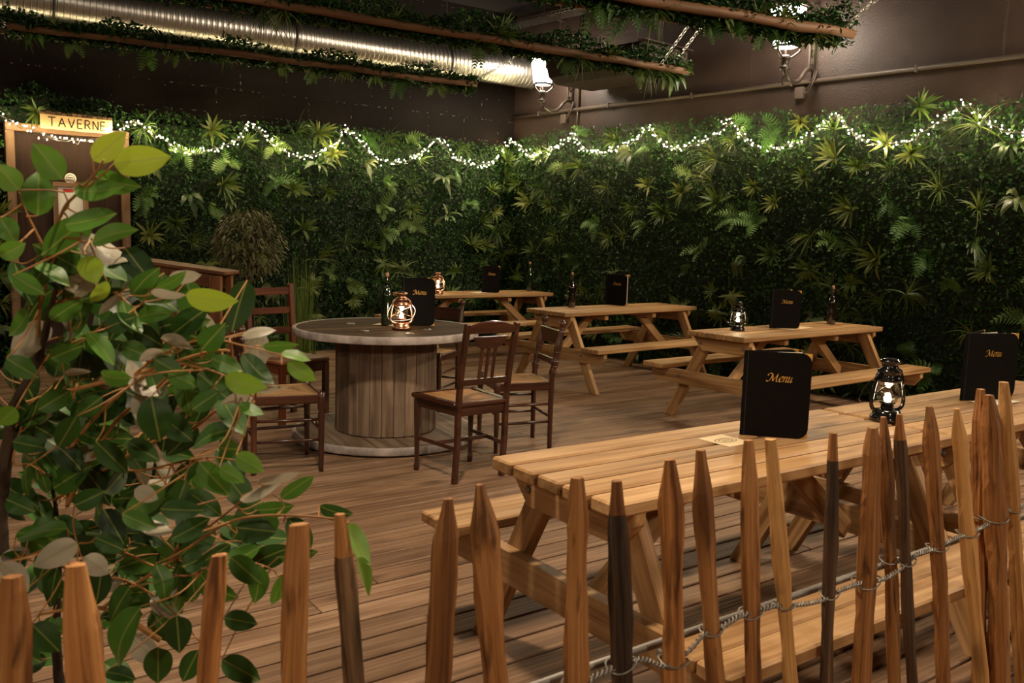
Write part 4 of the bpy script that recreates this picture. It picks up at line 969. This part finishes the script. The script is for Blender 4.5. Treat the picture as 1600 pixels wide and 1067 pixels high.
# ------------------------------------------------------------------ hurricane lanterns with lights inside
def oil_lantern(label, base, top, z, mat, power, az=0, bail='down'):
    P = at_z(*base, z); h = z_over(*top, P)-z; k = h/.245; mt = M[mat]
    t = thing('oil_lantern', label, 'lantern', tuple(P), az, 'hurricane lanterns on the tables')
    T = lambda x, y, zz: Vector((x*k, y*k, zz*k)); Lz = lambda pr: [(max(r*k, 1e-5), zz*k) for r, zz in pr]
    b = MB(); b.lathe(I4, Lz([(0, 0), (.054, 0), (.060, .004), (.060, .018), (.056, .022), (.052, .026), (.052, .036), (.046, .044), (.020, .048), (0, .048)]), 28); b.build('fuel_tank', mt, t)
    b = MB(); b.lathe(I4, Lz([(.022, .047), (.024, .052), (.024, .066), (.030, .070), (.030, .074), (.014, .078), (0, .078)]), 20); b.build('burner', mt, t)
    b = MB(); b.lathe(I4, Lz([(.030, .074), (.036, .084), (.041, .098), (.042, .112), (.038, .132), (.033, .150), (.032, .156)]), 28, cap=False); b.build('glass_chimney', M['glass'], t)
    b = MB()
    for q in (-1, 1): b.tube(catmull([T(q*.030, 0, .040), T(q*.058, 0, .046), T(q*.073, 0, .066), T(q*.070, 0, .11), T(q*.058, 0, .165), T(q*.050, 0, .186), T(q*.034, 0, .194)], 6), .0075*k, 10)
    b.build('side_tube', mt, t)
    b = MB(); b.lathe(I4, Lz([(.040, .152), (.047, .156), (.048, .166), (.042, .172), (.040, .188), (.046, .192), (.044, .200), (.030, .208), (.028, .222), (.038, .228), (.038, .236), (.024, .243), (0, .245)]), 24); hd = b.build('hood', mt, t)
    b = MB()
    for i in range(10): a = 2*PI*i/10; b.sphere(Vector((math.cos(a)*.0405*k, math.sin(a)*.0405*k, .181*k)), .004*k, 0, 6, 4)
    b.build('vent', M['black'], hd)
    b = MB()
    for q in (-1, 1):
        b.tube(catmull([T(-.066, q*.012, .085), T(-.02, q*.044, .10), T(.02, q*.044, .125), T(.060, q*.012, .145)], 4), .0016*k, 5)
        b.tube(catmull([T(.066, q*.012, .085), T(.02, q*.045, .10), T(-.02, q*.045, .125), T(-.060, q*.012, .145)], 4), .0016*k, 5)
    b.build('wire_guard', mt, t)
    b = MB()
    if bail == 'down': b.tube(catmull([T(-.058, 0, .172), T(-.085, -.02, .135), T(-.098, -.035, .095), T(-.088, -.045, .07), T(-.06, -.045, .064), T(.0, -.066, .066), T(.06, -.045, .08), T(.085, -.02, .13), T(.058, 0, .172)], 5), .0018*k, 5)
    else: b.tube(catmull([T(-.058, 0, .172), T(-.085, .02, .14), T(-.095, .04, .09), T(-.06, .066, .064), T(.06, .066, .064), T(.095, .04, .09), T(.085, .02, .14), T(.058, 0, .172)], 5), .0018*k, 5)
    b.build('carrying_wire', M['chain'] if mat == 'copper' else mt, t)
    b = MB(); b.lathe(I4, Lz([(.010, .078), (.015, .086), (.013, .093), (.005, .096), (0, .096)]), 14)
    b.lathe(I4, Lz([(0, .143), (.008, .145), (.012, .150), (.008, .154), (0, .154)]), 14); b.build('led_light', M['led'], t)
    l = bpy.data.lights.new('lantern_glow', 'POINT'); l.energy = power; l.color = (1, .80, .50); l.shadow_soft_size = .02
    lo = bpy.data.objects.new('lantern_glow', l); COL.objects.link(lo); lo.parent = t; lo.location = (0, 0, .122*k)
    return t
oil_lantern('lit copper lantern in front of bottle and menu on spool table', (627, 515), (629, 455.6), SH, 'copper', 1.0, .35)
oil_lantern('lit copper lantern on the farthest picnic table', (684, 459.5), (683, 425), HT, 'copper', 1.0, -.2)
oil_lantern('lit black lantern on the right table of the back row', (1152, 516.5), (1154, 471), HT, 'blackenamel', .35, .2, 'back')
oil_lantern('lit black lantern in front on the end to end tables', (1384, 657.5), (1388, 558.5), HT, 'blackenamel', .35, .30, 'back')

# ------------------------------------------------------------------ picket fence
VF = -1.1
FN = Vector((V.x, V.y, 0))
fence = thing('picket_fence', 'rustic fence of split chestnut pickets bound with twisted wire', 'fence')
PK = [  # top x, top y, tip width, x at the bottom of the photograph, width there, kind, behind
    (120, 882, 34, 137, 58, 'picket', 0), (344, 867, 25, 327, 42, 'picket', 0), (467, 819, 29, 459, 44, 'picket', 0), (531, 803, 17, 553, 34, 'bark', 0),
    (700, 779, 18, 681, 50, 'picket', 0), (750, 757, 15, 778, 47, 'picket', 0), (902, 746, 21, 901, 40, 'picket', 0), (963, 751, 21, 971, 43, 'bark', 0),
    (1046, 718, 21, 1053, 43, 'picket', 0), (1095, 703, 16, 1116, 32, 'picket', 0), (1170, 687.5, 17, 1175, 33, 'picket', 0), (1203, 686, 22, 1233, 30, 'picket_pale', 0),
    (1302, 676.5, 14, 1292, 25, 'bark', 0), (1364, 668, 20, 1347, 41, 'picket', 0), (1380, 651.5, 12, 1398, 27, 'picket', 1), (1405, 647, 12, 1426, 23, 'bark', 0),
    (1452.5, 635, 13, 1476, 30, 'picket', 0), (1494.5, 638.5, 11, 1531, 30, 'picket_pale', 0), (1533, 608, 15, 1528, 30, 'picket', 1), (1545, 617, 16, 1562, 40, 'picket', 0),
    (1568.5, 597, 17, 1598, 27, 'picket_pale', 0), (1640, 600, 18, 1650, 32, 'picket', 0), (1690, 585, 18, 1700, 32, 'picket', 0),
    (20, 900, 30, 15, 52, 'picket', 0), (-90, 930, 30, -80, 52, 'picket', 0)]
axes = []
def picket(xt, yt, wt, xb, wb, mat, behind):
    off = VF-(.038 if behind else 0)
    T = at_plane(xt, yt, FN, off); B = at_plane(xb, 1067, FN, off); d = (T-B); dep = T.y
    G = B-d*(B.z/d.z); w = wb*B.y/F; wtip = wt*T.y/F; Ht = T.z; L = (T-G).length; ax = (T-G).normalized()
    b = MB(); n = 7; ph = [rng.uniform(-.25, .25) for _ in range(n)]; ra = [rng.uniform(.94, 1.16) for _ in range(n)]
    flat = rng.uniform(.62, .8); zs = [0, .12, .25, .36, .44, .50, .54, .58, .62, .66, .70, .74, .78, .82, .85, .88, .90, .92, .94, .96, .98, 1.0]
    taper = rng.uniform(.90, .94); vs = []; gc = []; offs = rng.uniform(-40, 40); k1, k2, k3 = rng.uniform(0, 6), rng.uniform(0, 6), rng.uniform(5, 9)
    for z in zs:
        if z < taper: ww = w*(1+.07*math.sin(z*k3*2+k1))
        else:
            q = (z-taper)/(1-taper); ww = w*(1+.07*math.sin(taper*k3*2+k1))*(1-q)+wtip*q
        bend = .008*math.sin(z*k3+k2)*(1-z)
        c = G+ax*L*z+U*bend
        for j in range(n):
            a = 2*PI*j/n+ph[j]; r = .5*ww*ra[j]*(1+.09*math.sin(z*19+j*2.1+k1)+.05*math.sin(z*47+j*3.3+k2))
            vs.append(c+U*(r*math.cos(a))+FN*(r*flat*math.sin(a))); gc.append(Vector((L*z+offs, math.cos(a)*w*.6+offs, math.sin(a)*w*.6)))
    mx = [max(abs((v-(G+ax*L*.5)).dot(U)) for v in vs)]
    fs = [(i*n+j, i*n+(j+1) % n, (i+1)*n+(j+1) % n, (i+1)*n+j) for i in range(len(zs)-1) for j in range(n)]+[tuple(range(n-1, -1, -1)), tuple(range((len(zs)-1)*n, len(zs)*n))]
    # wind so that normals point outward
    if U.cross(FN).dot(ZUP) < 0: fs = [f[::-1] for f in fs]
    tr = rng.uniform(.75, .9)
    b.add(vs, fs, 0, gc)
    mats = [M[mat], M['picket']]
    o = b.build('picket', mats, fence)
    if mat == 'bark':                                    # the hewn tip shows bare wood
        nf = (len(zs)-1)*n
        for i, z in enumerate(zs[:-1]):
            if z >= .925:
                for j in range(n): o.data.polygons[i*n+j].material_index = 1
        o.data.polygons[nf+1].material_index = 1
        o['label'] = 'dark picket with its bark left on'
    axes.append((G, ax, L, w, off))
for r_ in PK: picket(*r_)
WP = [(856, 1090), (940, 1052), (1000, 1030), (1040, 1040), (1076, 1016), (1100, 990), (1124, 982), (1155, 963), (1200, 949), (1216, 946), (1250, 944), (1285, 937), (1308, 924), (1340, 912), (1378, 905), (1405, 890), (1431, 867), (1462, 857), (1490, 842), (1514, 833), (1545, 818), (1566, 802), (1600, 790), (1660, 770), (1720, 745)]
line = catmull([at_plane(x, y, FN, VF+.004) for x, y in WP], 8)
b = MB(); tw = .0042
for ph in (0, PI):
    pts = []; acc = 0
    for i in range(len(line)-1):
        for q in range(4):
            p = line[i].lerp(line[i+1], q/4); acc += (line[i+1]-line[i]).length/4; a = acc/.011*PI+ph
            pts.append(p+ZUP*tw*math.sin(a)+FN*tw*math.cos(a))
    b.tube(pts, .0021, 5, cap=False)
b.build('twisted_wire', M['wire'], fence)
for G, ax, L, w, off in axes:
    best = min(line, key=lambda p: abs((p-(G+ax*((p.z-G.z)/ax.z))).dot(U)))
    if best is line[0] or best is line[-1]:
        zz = .63; c = G+ax*(zz/ax.z)
    else: c = G+ax*((best.z-G.z)/ax.z)
    e = rng.uniform(-.006, .006); r = w*.5
    loop = [c+U*((r+.006)*math.cos(t))+FN*((r*.85+.006)*math.sin(t))+ZUP*(e*math.cos(t)+.004*math.sin(2*t)) for t in [2*PI*k/18 for k in range(19)]]
    b = MB(); b.tube(loop, .0019, 5, cap=False); b.build('wire_loop', M['wire'], fence)
r0, r1 = at_plane(856, 1064, FN, VF-.055), at_plane(1454, 798, FN, VF-.055); dr_ = (r1-r0).normalized(); dr_.z = 0
b = MB(); b.tube([r0-dr_*1.2, r0+dr_*3.2], .0085, 10); b.build('rail', M['wire'], fence)
# wire runs on past the left edge at the same height
wl = [line[0]-U*k*.1+Vector((0, 0, (.634-line[0].z)*min(1, k/3))) for k in range(0, 18)]
b = MB(); b.tube(wl, .003, 5, cap=False); b.build('plain_wire', M['wire'], fence)

# ------------------------------------------------------------------ slanted wooden stand by the door
st = thing('wooden_stand', 'brown wooden stand with slanted top beside the door', 'stand')
SD = 7.3
a, c = at_d(206, 408, SD+.05), at_d(348, 428, SD-.0); ex = (c-a); exy = Vector((ex.x, ex.y, 0)).normalized(); ey = Vector((-exy.y, exy.x, 0))
b = MB(); up_ = ex.normalized().cross(ey) if ex.normalized().cross(ey).z > 0 else -ex.normalized().cross(ey)
b.beam(a+ey*.2-ZUP*.0, c+ey*.2, .34, .03, up=up_, c=.004); b.build('top_board', M['stand'], st)
q0 = a+exy*.05-ZUP*.075; q1 = c-exy*.05-ZUP*.075
b = MB(); b.beam(q0+ey*.07, q1+ey*.07, .025, .11, up=up_, c=.003); b.beam(q0+ey*.33, q1+ey*.33, .025, .11, up=up_, c=.003); b.build('apron', M['stand'], st)
for s_ in (.04, .43, .86):
    for e in (.03, .32):
        p = a.lerp(c, s_)+exy*.03+ey*(e+.015); b = MB(); b.beam((p.x, p.y, 0), (p.x, p.y, p.z-.03), .10 if e < .1 else .06, .045, up=ey, c=.004); b.build('leg', M['stand'], st)
b = MB(); p0, p1 = a.lerp(c, .06), a.lerp(c, .9); b.beam((p0.x+ey.x*.2, p0.y+ey.y*.2, .35), (p1.x+ey.x*.2, p1.y+ey.y*.2, .35), .40, .02, c=.003); b.build('shelf', M['stand'], st)

# ------------------------------------------------------------------ small tree and reeds near the left wall
pt = thing('potted_tree', 'small dull-leaved artificial tree behind the ladder-back chair', 'tree'); TD = 8.6
P0 = at_d(390, 430, TD); g = Vector((P0.x, P0.y, 0)); top = at_d(398, 340, TD)
b = MB(); b.lathe(Matrix.Translation(g), [(.10, 0), (.13, .24), (.14, .24), (.14, .27), (.12, .27), (.11, .22), (.0001, .22)], 20); b.build('pot', M['rubber'], pt)
b = MB()
for k in range(3):
    o = Vector((rng.uniform(-.03, .03), rng.uniform(-.03, .03), 0)); b.tube(catmull([g+o+ZUP*.2, g+o*.3+Vector((.03*math.sin(k*2), .03*math.cos(k*2), .6)), g-o+ZUP*.95, g+o*3+ZUP*1.35], 5), [.022-.0006*i for i in range(16)], 7, jit=.12)
for k in range(14):
    a_ = rng.uniform(0, 2*PI); z0 = rng.uniform(.9, 1.3); e = Vector((math.cos(a_), math.sin(a_), 0))
    b.tube(catmull([g+ZUP*z0, g+e*.15+ZUP*(z0+.14), g+e*.32+ZUP*(z0+rng.uniform(.0, .3))], 4), .006, 5)
b.build('trunk', M['trunk'], pt)
f = MB()
cz = (P0.z+top.z)/2+.02
for i in range(800):
    d = Vector((rng.gauss(0, 1), rng.gauss(0, 1), rng.gauss(0, 1))).normalized()*rng.uniform(.45, 1)**.5
    p = Vector((g.x, g.y, cz+.02))+Vector((d.x*.34, d.y*.32, d.z*.36)); dn = (Vector((d.x, d.y, -.5))).normalized()
    strap(f, p, rand_dir(dn, .5), ZUP, rng.uniform(.07, .12), rng.uniform(.022, .034), .7, 0, rng.random(), k=3, wide=.4)
o = f.build('foliage', M['drytree'], pt); o['kind'] = 'stuff'
rd = MB(); g2 = at_d(468, 480, 8.0); g2 = Vector((g2.x, g2.y, 0)); ztop = at_d(465, 385, 8.0).z
for i in range(75):
    o = Vector((rng.gauss(0, .055), rng.gauss(0, .05), 0)); lean = Vector((rng.gauss(0, .05), rng.gauss(0, .05), 1)).normalized()
    strap(rd, g2+o, lean, Vector((0, -1, 0)), ztop*rng.uniform(.62, 1.0), .012, rng.uniform(.0, .12), 0, rng.random(), k=6, wide=.2)
tag(rd.build('tall_grass', M['reed']), 'clump of tall upright grass against the left ivy wall', 'grass', kind='stuff')
'''hg = MB()
for px, py in ((1340, 624), (1352, 618), (1120, 588), (1135, 585), (1400, 632), (1460, 640), (1530, 655)):
    P = at_z(px, py, .0); 
    grass(hg, P+ZUP*.02+NR*.0, (ZUP*.8+NR*.3).normalized(), rng.uniform(.16, .25), 1, 22, .8); broad(hg, P+ZUP*.03, (ZUP*.7+NR*.4).normalized(), .2, 3, 6)
'''

# ------------------------------------------------------------------ leafy tree in front at left
tree = thing('fig_tree', 'leafy artificial tree behind the fence at the left edge', 'tree', tuple(at_d(8, 700, 1.55).xy)+(0,))
def fence_dep(px):
    d = ray(px, 600); t = VF/FN.dot(d); return d.y*t
def TP(px, py, e): return at_d(px, py, max(1.1, fence_dep(max(px, 60)))+.10+e)
BR = [  # branch paths: pixel points with distance behind the fence, radius
    ([(30, 1090, .3), (25, 1000, .34), (5, 900, .34), (0, 800, .34), (12, 700, .33), (20, 640, .30), (60, 560, .28), (80, 480, .22), (95, 420, .18)], .024, 'trunk'),
    ([(95, 1090, .5), (88, 1000, .5), (92, 880, .48), (85, 780, .46), (60, 690, .40)], .013, 'trunk'),
    ([(250, 1000, .38), (160, 950, .40), (60, 960, .38)], .007, 'branch'),
    ([(60, 560, .28), (62, 480, .22), (75, 400, .16), (98, 330, .10), (118, 305, .07), (148, 272, .05), (162, 250, .04)], .0045, 'branch'),
    ([(75, 400, .16), (60, 370, .14), (40, 330, .12), (30, 300, .10)], .003, 'branch'),
    ([(98, 330, .10), (107, 320, .1), (100, 300, .08)], .0028, 'branch'),
    ([(118, 305, .07), (140, 290, .06), (172, 262, .05)], .0028, 'branch'),
    ([(62, 480, .22), (90, 385, .14), (110, 372, .12), (134, 378, .10), (145, 372, .10)], .003, 'branch'),
    ([(20, 640, .30), (70, 620, .30), (150, 600, .28), (210, 585, .24), (270, 566, .20), (330, 549, .16), (358, 548, .14)], .006, 'branch'),
    ([(110, 700, .32), (150, 650, .28), (200, 605, .24), (265, 570, .20), (318, 576, .16), (355, 588, .14), (400, 600, .12)], .0045, 'branch'),
    ([(62, 480, .25), (100, 470, .22), (170, 455, .18), (210, 480, .16), (232, 460, .14), (240, 450, .13)], .0035, 'branch'),
    ([(210, 585, .24), (250, 556, .2), (320, 530, .17), (380, 540, .14), (440, 555, .12)], .003, 'branch'),
    ([(105, 790, .40), (130, 740, .36), (180, 660, .30), (240, 610, .26), (268, 580, .22)], .006, 'branch'),
    ([(85, 780, .46), (120, 760, .40), (170, 730, .36), (240, 690, .30), (300, 670, .24), (340, 640, .20), (375, 628, .16)], .005, 'branch'),
    ([(160, 950, .40), (200, 920, .36), (262, 880, .30), (310, 845, .25), (360, 815, .2), (420, 805, .16), (500, 808, .12), (545, 815, .10)], .0045, 'branch'),
    ([(262, 880, .30), (285, 850, .28), (330, 820, .24), (375, 785, .2), (400, 765, .16), (430, 752, .15)], .003, 'branch'),
    ([(170, 730, .36), (220, 735, .32), (290, 720, .26), (335, 715, .22), (372, 720, .2)], .0032, 'branch'),
    ([(90, 880, .48), (130, 900, .42), (190, 905, .36), (240, 930, .32), (275, 960, .28), (310, 1000, .24)], .004, 'branch'),
    ([(150, 860, .42), (190, 862, .36), (230, 880, .32), (290, 900, .26), (350, 875, .2), (400, 880, .16), (430, 892, .14)], .0032, 'branch'),
    ([(20, 640, .34), (40, 640, .32), (20, 720, .3), (45, 725, .28), (70, 740, .26)], .003, 'branch'),
    ([(0, 880, .3), (40, 870, .28), (90, 850, .26), (120, 848, .24)], .003, 'branch'),
    ([(105, 790, .40), (110, 700, .36), (115, 620, .30), (112, 560, .26), (110, 500, .22)], .004, 'branch')]
nodesP = []
for pts, r, kind in BR:
    C = catmull([TP(*p) for p in pts], 6); k = len(C); tb = MB(); base = tree.location
    tb.tube([p-base for p in C], [r*(.8 if kind == 'branch' else 1)*(1-(.6 if kind == 'branch' else .9)*(i/k)**(1 if kind == 'branch' else .7)) for i in range(k)], 9 if kind == 'trunk' else 6, jit=.12 if kind == 'trunk' else .05)
    tb.build(kind, M['trunk'] if kind == 'trunk' else M['twig'], tree)
    nodesP += C
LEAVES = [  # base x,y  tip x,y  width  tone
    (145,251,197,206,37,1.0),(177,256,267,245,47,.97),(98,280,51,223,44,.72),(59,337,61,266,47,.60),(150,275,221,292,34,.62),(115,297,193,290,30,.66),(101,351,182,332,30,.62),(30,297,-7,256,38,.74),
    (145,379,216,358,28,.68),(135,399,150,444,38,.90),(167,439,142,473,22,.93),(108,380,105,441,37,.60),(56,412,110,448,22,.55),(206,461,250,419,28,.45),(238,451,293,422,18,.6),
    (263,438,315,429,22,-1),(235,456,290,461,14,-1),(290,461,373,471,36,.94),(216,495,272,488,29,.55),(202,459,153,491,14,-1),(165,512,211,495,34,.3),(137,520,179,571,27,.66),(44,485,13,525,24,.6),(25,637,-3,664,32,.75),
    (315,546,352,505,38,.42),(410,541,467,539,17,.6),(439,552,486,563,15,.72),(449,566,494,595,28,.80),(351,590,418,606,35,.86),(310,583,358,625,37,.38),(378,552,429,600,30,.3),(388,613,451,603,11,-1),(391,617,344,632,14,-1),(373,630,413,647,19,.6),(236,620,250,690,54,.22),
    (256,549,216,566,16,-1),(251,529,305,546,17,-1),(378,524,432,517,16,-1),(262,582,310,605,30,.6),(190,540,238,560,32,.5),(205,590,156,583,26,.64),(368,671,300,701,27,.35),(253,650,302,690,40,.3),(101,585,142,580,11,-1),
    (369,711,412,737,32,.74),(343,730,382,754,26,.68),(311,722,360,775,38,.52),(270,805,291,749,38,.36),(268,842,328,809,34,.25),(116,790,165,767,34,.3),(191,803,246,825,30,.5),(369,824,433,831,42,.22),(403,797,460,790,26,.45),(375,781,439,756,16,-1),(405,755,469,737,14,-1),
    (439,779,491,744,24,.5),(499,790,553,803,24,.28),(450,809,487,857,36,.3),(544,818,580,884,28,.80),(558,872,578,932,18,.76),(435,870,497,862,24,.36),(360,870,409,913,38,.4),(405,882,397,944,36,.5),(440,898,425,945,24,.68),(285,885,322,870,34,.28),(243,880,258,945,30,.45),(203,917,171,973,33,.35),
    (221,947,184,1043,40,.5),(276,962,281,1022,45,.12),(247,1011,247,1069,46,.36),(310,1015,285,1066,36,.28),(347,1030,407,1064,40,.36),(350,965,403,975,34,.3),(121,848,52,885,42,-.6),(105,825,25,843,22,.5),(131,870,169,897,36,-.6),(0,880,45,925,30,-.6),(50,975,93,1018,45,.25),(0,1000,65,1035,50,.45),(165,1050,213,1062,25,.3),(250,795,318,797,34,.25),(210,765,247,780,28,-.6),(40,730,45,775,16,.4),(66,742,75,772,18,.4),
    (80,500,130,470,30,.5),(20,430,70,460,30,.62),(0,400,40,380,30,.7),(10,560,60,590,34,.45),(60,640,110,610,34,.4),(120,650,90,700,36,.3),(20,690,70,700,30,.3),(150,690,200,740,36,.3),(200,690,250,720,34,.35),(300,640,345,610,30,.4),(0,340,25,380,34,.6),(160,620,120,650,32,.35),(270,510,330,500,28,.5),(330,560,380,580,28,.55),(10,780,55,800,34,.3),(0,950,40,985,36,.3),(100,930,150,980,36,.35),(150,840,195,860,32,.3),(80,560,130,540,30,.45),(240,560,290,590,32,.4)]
lm = MB(); um = MB(); pm = MB(); base = tree.location.copy()
def leaf(B, T_, w, tone, roll):
    d = (T_-B); L = d.length; d.normalize(); view = (EYE-B).normalized(); s = d.cross(view); s = s.normalized(); n = s.cross(d)
    if n.dot(view) < 0: n = -n
    under = tone < 0
    s2 = s*math.cos(roll)+n*math.sin(roll); n2 = n*math.cos(roll)-s*math.sin(roll)
    if under: n2 = -n2; s2 = -s2
    K = 12; R_ = 3; vs = []; gc = []; curl = rng.uniform(-.10, .14)*L; wave = rng.uniform(.0, .02)*L; ph = rng.uniform(0, 6); cup = rng.uniform(.08, .24)
    for i in range(K+1):
        t = i/K; ww = w*.5*math.sin(PI*t**.78)**.68*(1 if t < .82 else 1-(t-.82)/.18*.45) if 0 < t < 1 else 0
        ww = max(ww, .0004)*1.0
        c = B+d*L*t+n2*(curl*(math.sin(PI*t))-.02*L*t*t)
        for j in range(-R_, R_+1):
            q = j/R_; vs.append(c+s2*ww*q+n2*(cup*ww*abs(q)**1.4+wave*math.sin(t*9+ph+q)*abs(q))-base); gc.append((t, q*ww/(w*.5), 0))
    m = 2*R_+1
    fs = [(i*m+j, (i+1)*m+j, (i+1)*m+j+1, i*m+j+1) for i in range(K) for j in range(m-1)]
    # front face towards n2
    v0_, v1_, v2_ = vs[fs[30][0]], vs[fs[30][1]], vs[fs[30][2]]
    if (v1_-v0_).cross(v2_-v0_).dot(n2) < 0: fs = [f[::-1] for f in fs]
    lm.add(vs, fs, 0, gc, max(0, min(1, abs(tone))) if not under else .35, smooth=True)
    # stalk back to the nearest branch
    q = min(nodesP, key=lambda p: (p-B).length_squared)
    dist = (q-B).length
    if dist > .16: q = B+(q-B).normalized()*.12
    mid = B.lerp(q, .5)+Vector((rng.uniform(-.01, .01), 0, rng.uniform(-.012, .004))); P = catmull([B-base, mid-base, q-base], 5)
    pm.tube(P, [.0010+.0006*i/10 for i in range(len(P))], 5, cap=False)
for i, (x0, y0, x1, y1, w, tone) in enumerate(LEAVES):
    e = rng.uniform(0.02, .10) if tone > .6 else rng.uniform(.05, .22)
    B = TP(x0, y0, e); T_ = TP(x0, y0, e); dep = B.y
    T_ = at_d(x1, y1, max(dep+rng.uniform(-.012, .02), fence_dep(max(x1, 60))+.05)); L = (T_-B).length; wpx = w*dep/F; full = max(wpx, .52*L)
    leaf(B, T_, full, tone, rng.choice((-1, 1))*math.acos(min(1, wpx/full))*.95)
# leaves further in, scattered round the branches
OUT = ([330, 400, 450, 520, 580, 640, 720, 800, 850, 900, 1000, 1100], [120, 200, 290, 390, 430, 400, 370, 440, 480, 420, 340, 360])
def pix(P):
    d = cam.matrix_world.inverted() @ P; return 800-F*d.x/d.z, 533.5+F*d.y/d.z
cand = [p for p in nodesP]
cnt = 0
while cnt < 290:
    p = rng.choice(cand); q = p+Vector((rng.gauss(0, .045), abs(rng.gauss(0, .08))+.015, rng.gauss(0, .045)))
    if q.z < .3: continue
    L = rng.uniform(.066, .092); d = Vector((rng.gauss(.2, 1), rng.gauss(-.1, .3), rng.gauss(-.3, .8))).normalized()
    T_ = q+d*L
    if min(FN.dot(q), FN.dot(T_)) > -50 and max(FN.dot(q), FN.dot(T_)) > VF-.06: continue
    # keep the crown inside the outline it has seen from the deck
    px_, py_ = pix(T_); px0, py0 = pix(q)
    if max(px_, px0) > np.interp(py_, OUT[0], OUT[1]) or min(py_, py0) < 330: continue
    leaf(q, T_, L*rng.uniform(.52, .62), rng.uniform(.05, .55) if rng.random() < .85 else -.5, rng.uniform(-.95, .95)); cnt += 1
o = lm.build('foliage', M['leaf'], tree); o['kind'] = 'stuff'
o = pm.build('leaf_stalks', M['twig'], tree); o['kind'] = 'stuff'
b = MB(); b.lathe(I4, [(.12, 0), (.16, .28), (.17, .28), (.17, .31), (.15, .31), (.14, .26), (.0001, .26)], 24); b.build('pot', M['rubber'], tree)

# ------------------------------------------------------------------ light
def point(name, loc, e, col=(1, .80, .57), r=.14):
    l = bpy.data.lights.new(name, 'POINT'); l.energy = e; l.color = col; l.shadow_soft_size = r
    o = bpy.data.objects.new(name, l); COL.objects.link(o); o.location = loc; return o
# the same wall lanterns go on along the right wall and round the room beyond the picture
for s_, e in ((7.77, 210), (11.05, 300)):
    p = RP(s_, .55, 3.42); point('wall_lantern_light', p, e)
h_ = bpy.data.lights.new('shaded_ceiling_lamp', 'SPOT'); h_.energy = 270; h_.color = (1, .80, .57); h_.shadow_soft_size = .12; h_.spot_size = math.radians(132); h_.spot_blend = .5
ho = bpy.data.objects.new('shaded_ceiling_lamp', h_); COL.objects.link(ho); ho.location = (-.4, 2.4, 3.6)
point('room_lantern_light', (-2.2, -2.6, 3.3), 95)
point('room_lantern_light', (2.4, -2.2, 3.3), 150)
point('room_lantern_light', (-5.5, 2.0, 3.3), 60)
w = bpy.data.worlds.new('world'); S.world = w; w.use_nodes = True
w.node_tree.nodes['Background'].inputs[0].default_value = (.05, .04, .03, 1); w.node_tree.nodes['Background'].inputs[1].default_value = .02
S.view_settings.view_transform = 'Standard'; S.view_settings.look = 'None'; S.view_settings.gamma = 1; S.view_settings.use_curve_mapping = False
S.view_settings.exposure = .75
cy = S.cycles
cy.use_denoising = True; cy.max_bounces = 6; cy.diffuse_bounces = 3; cy.glossy_bounces = 3; cy.transmission_bounces = 4; cy.transparent_max_bounces = 8
cy.sample_clamp_indirect = 4; cy.caustics_reflective = False; cy.caustics_refractive = False
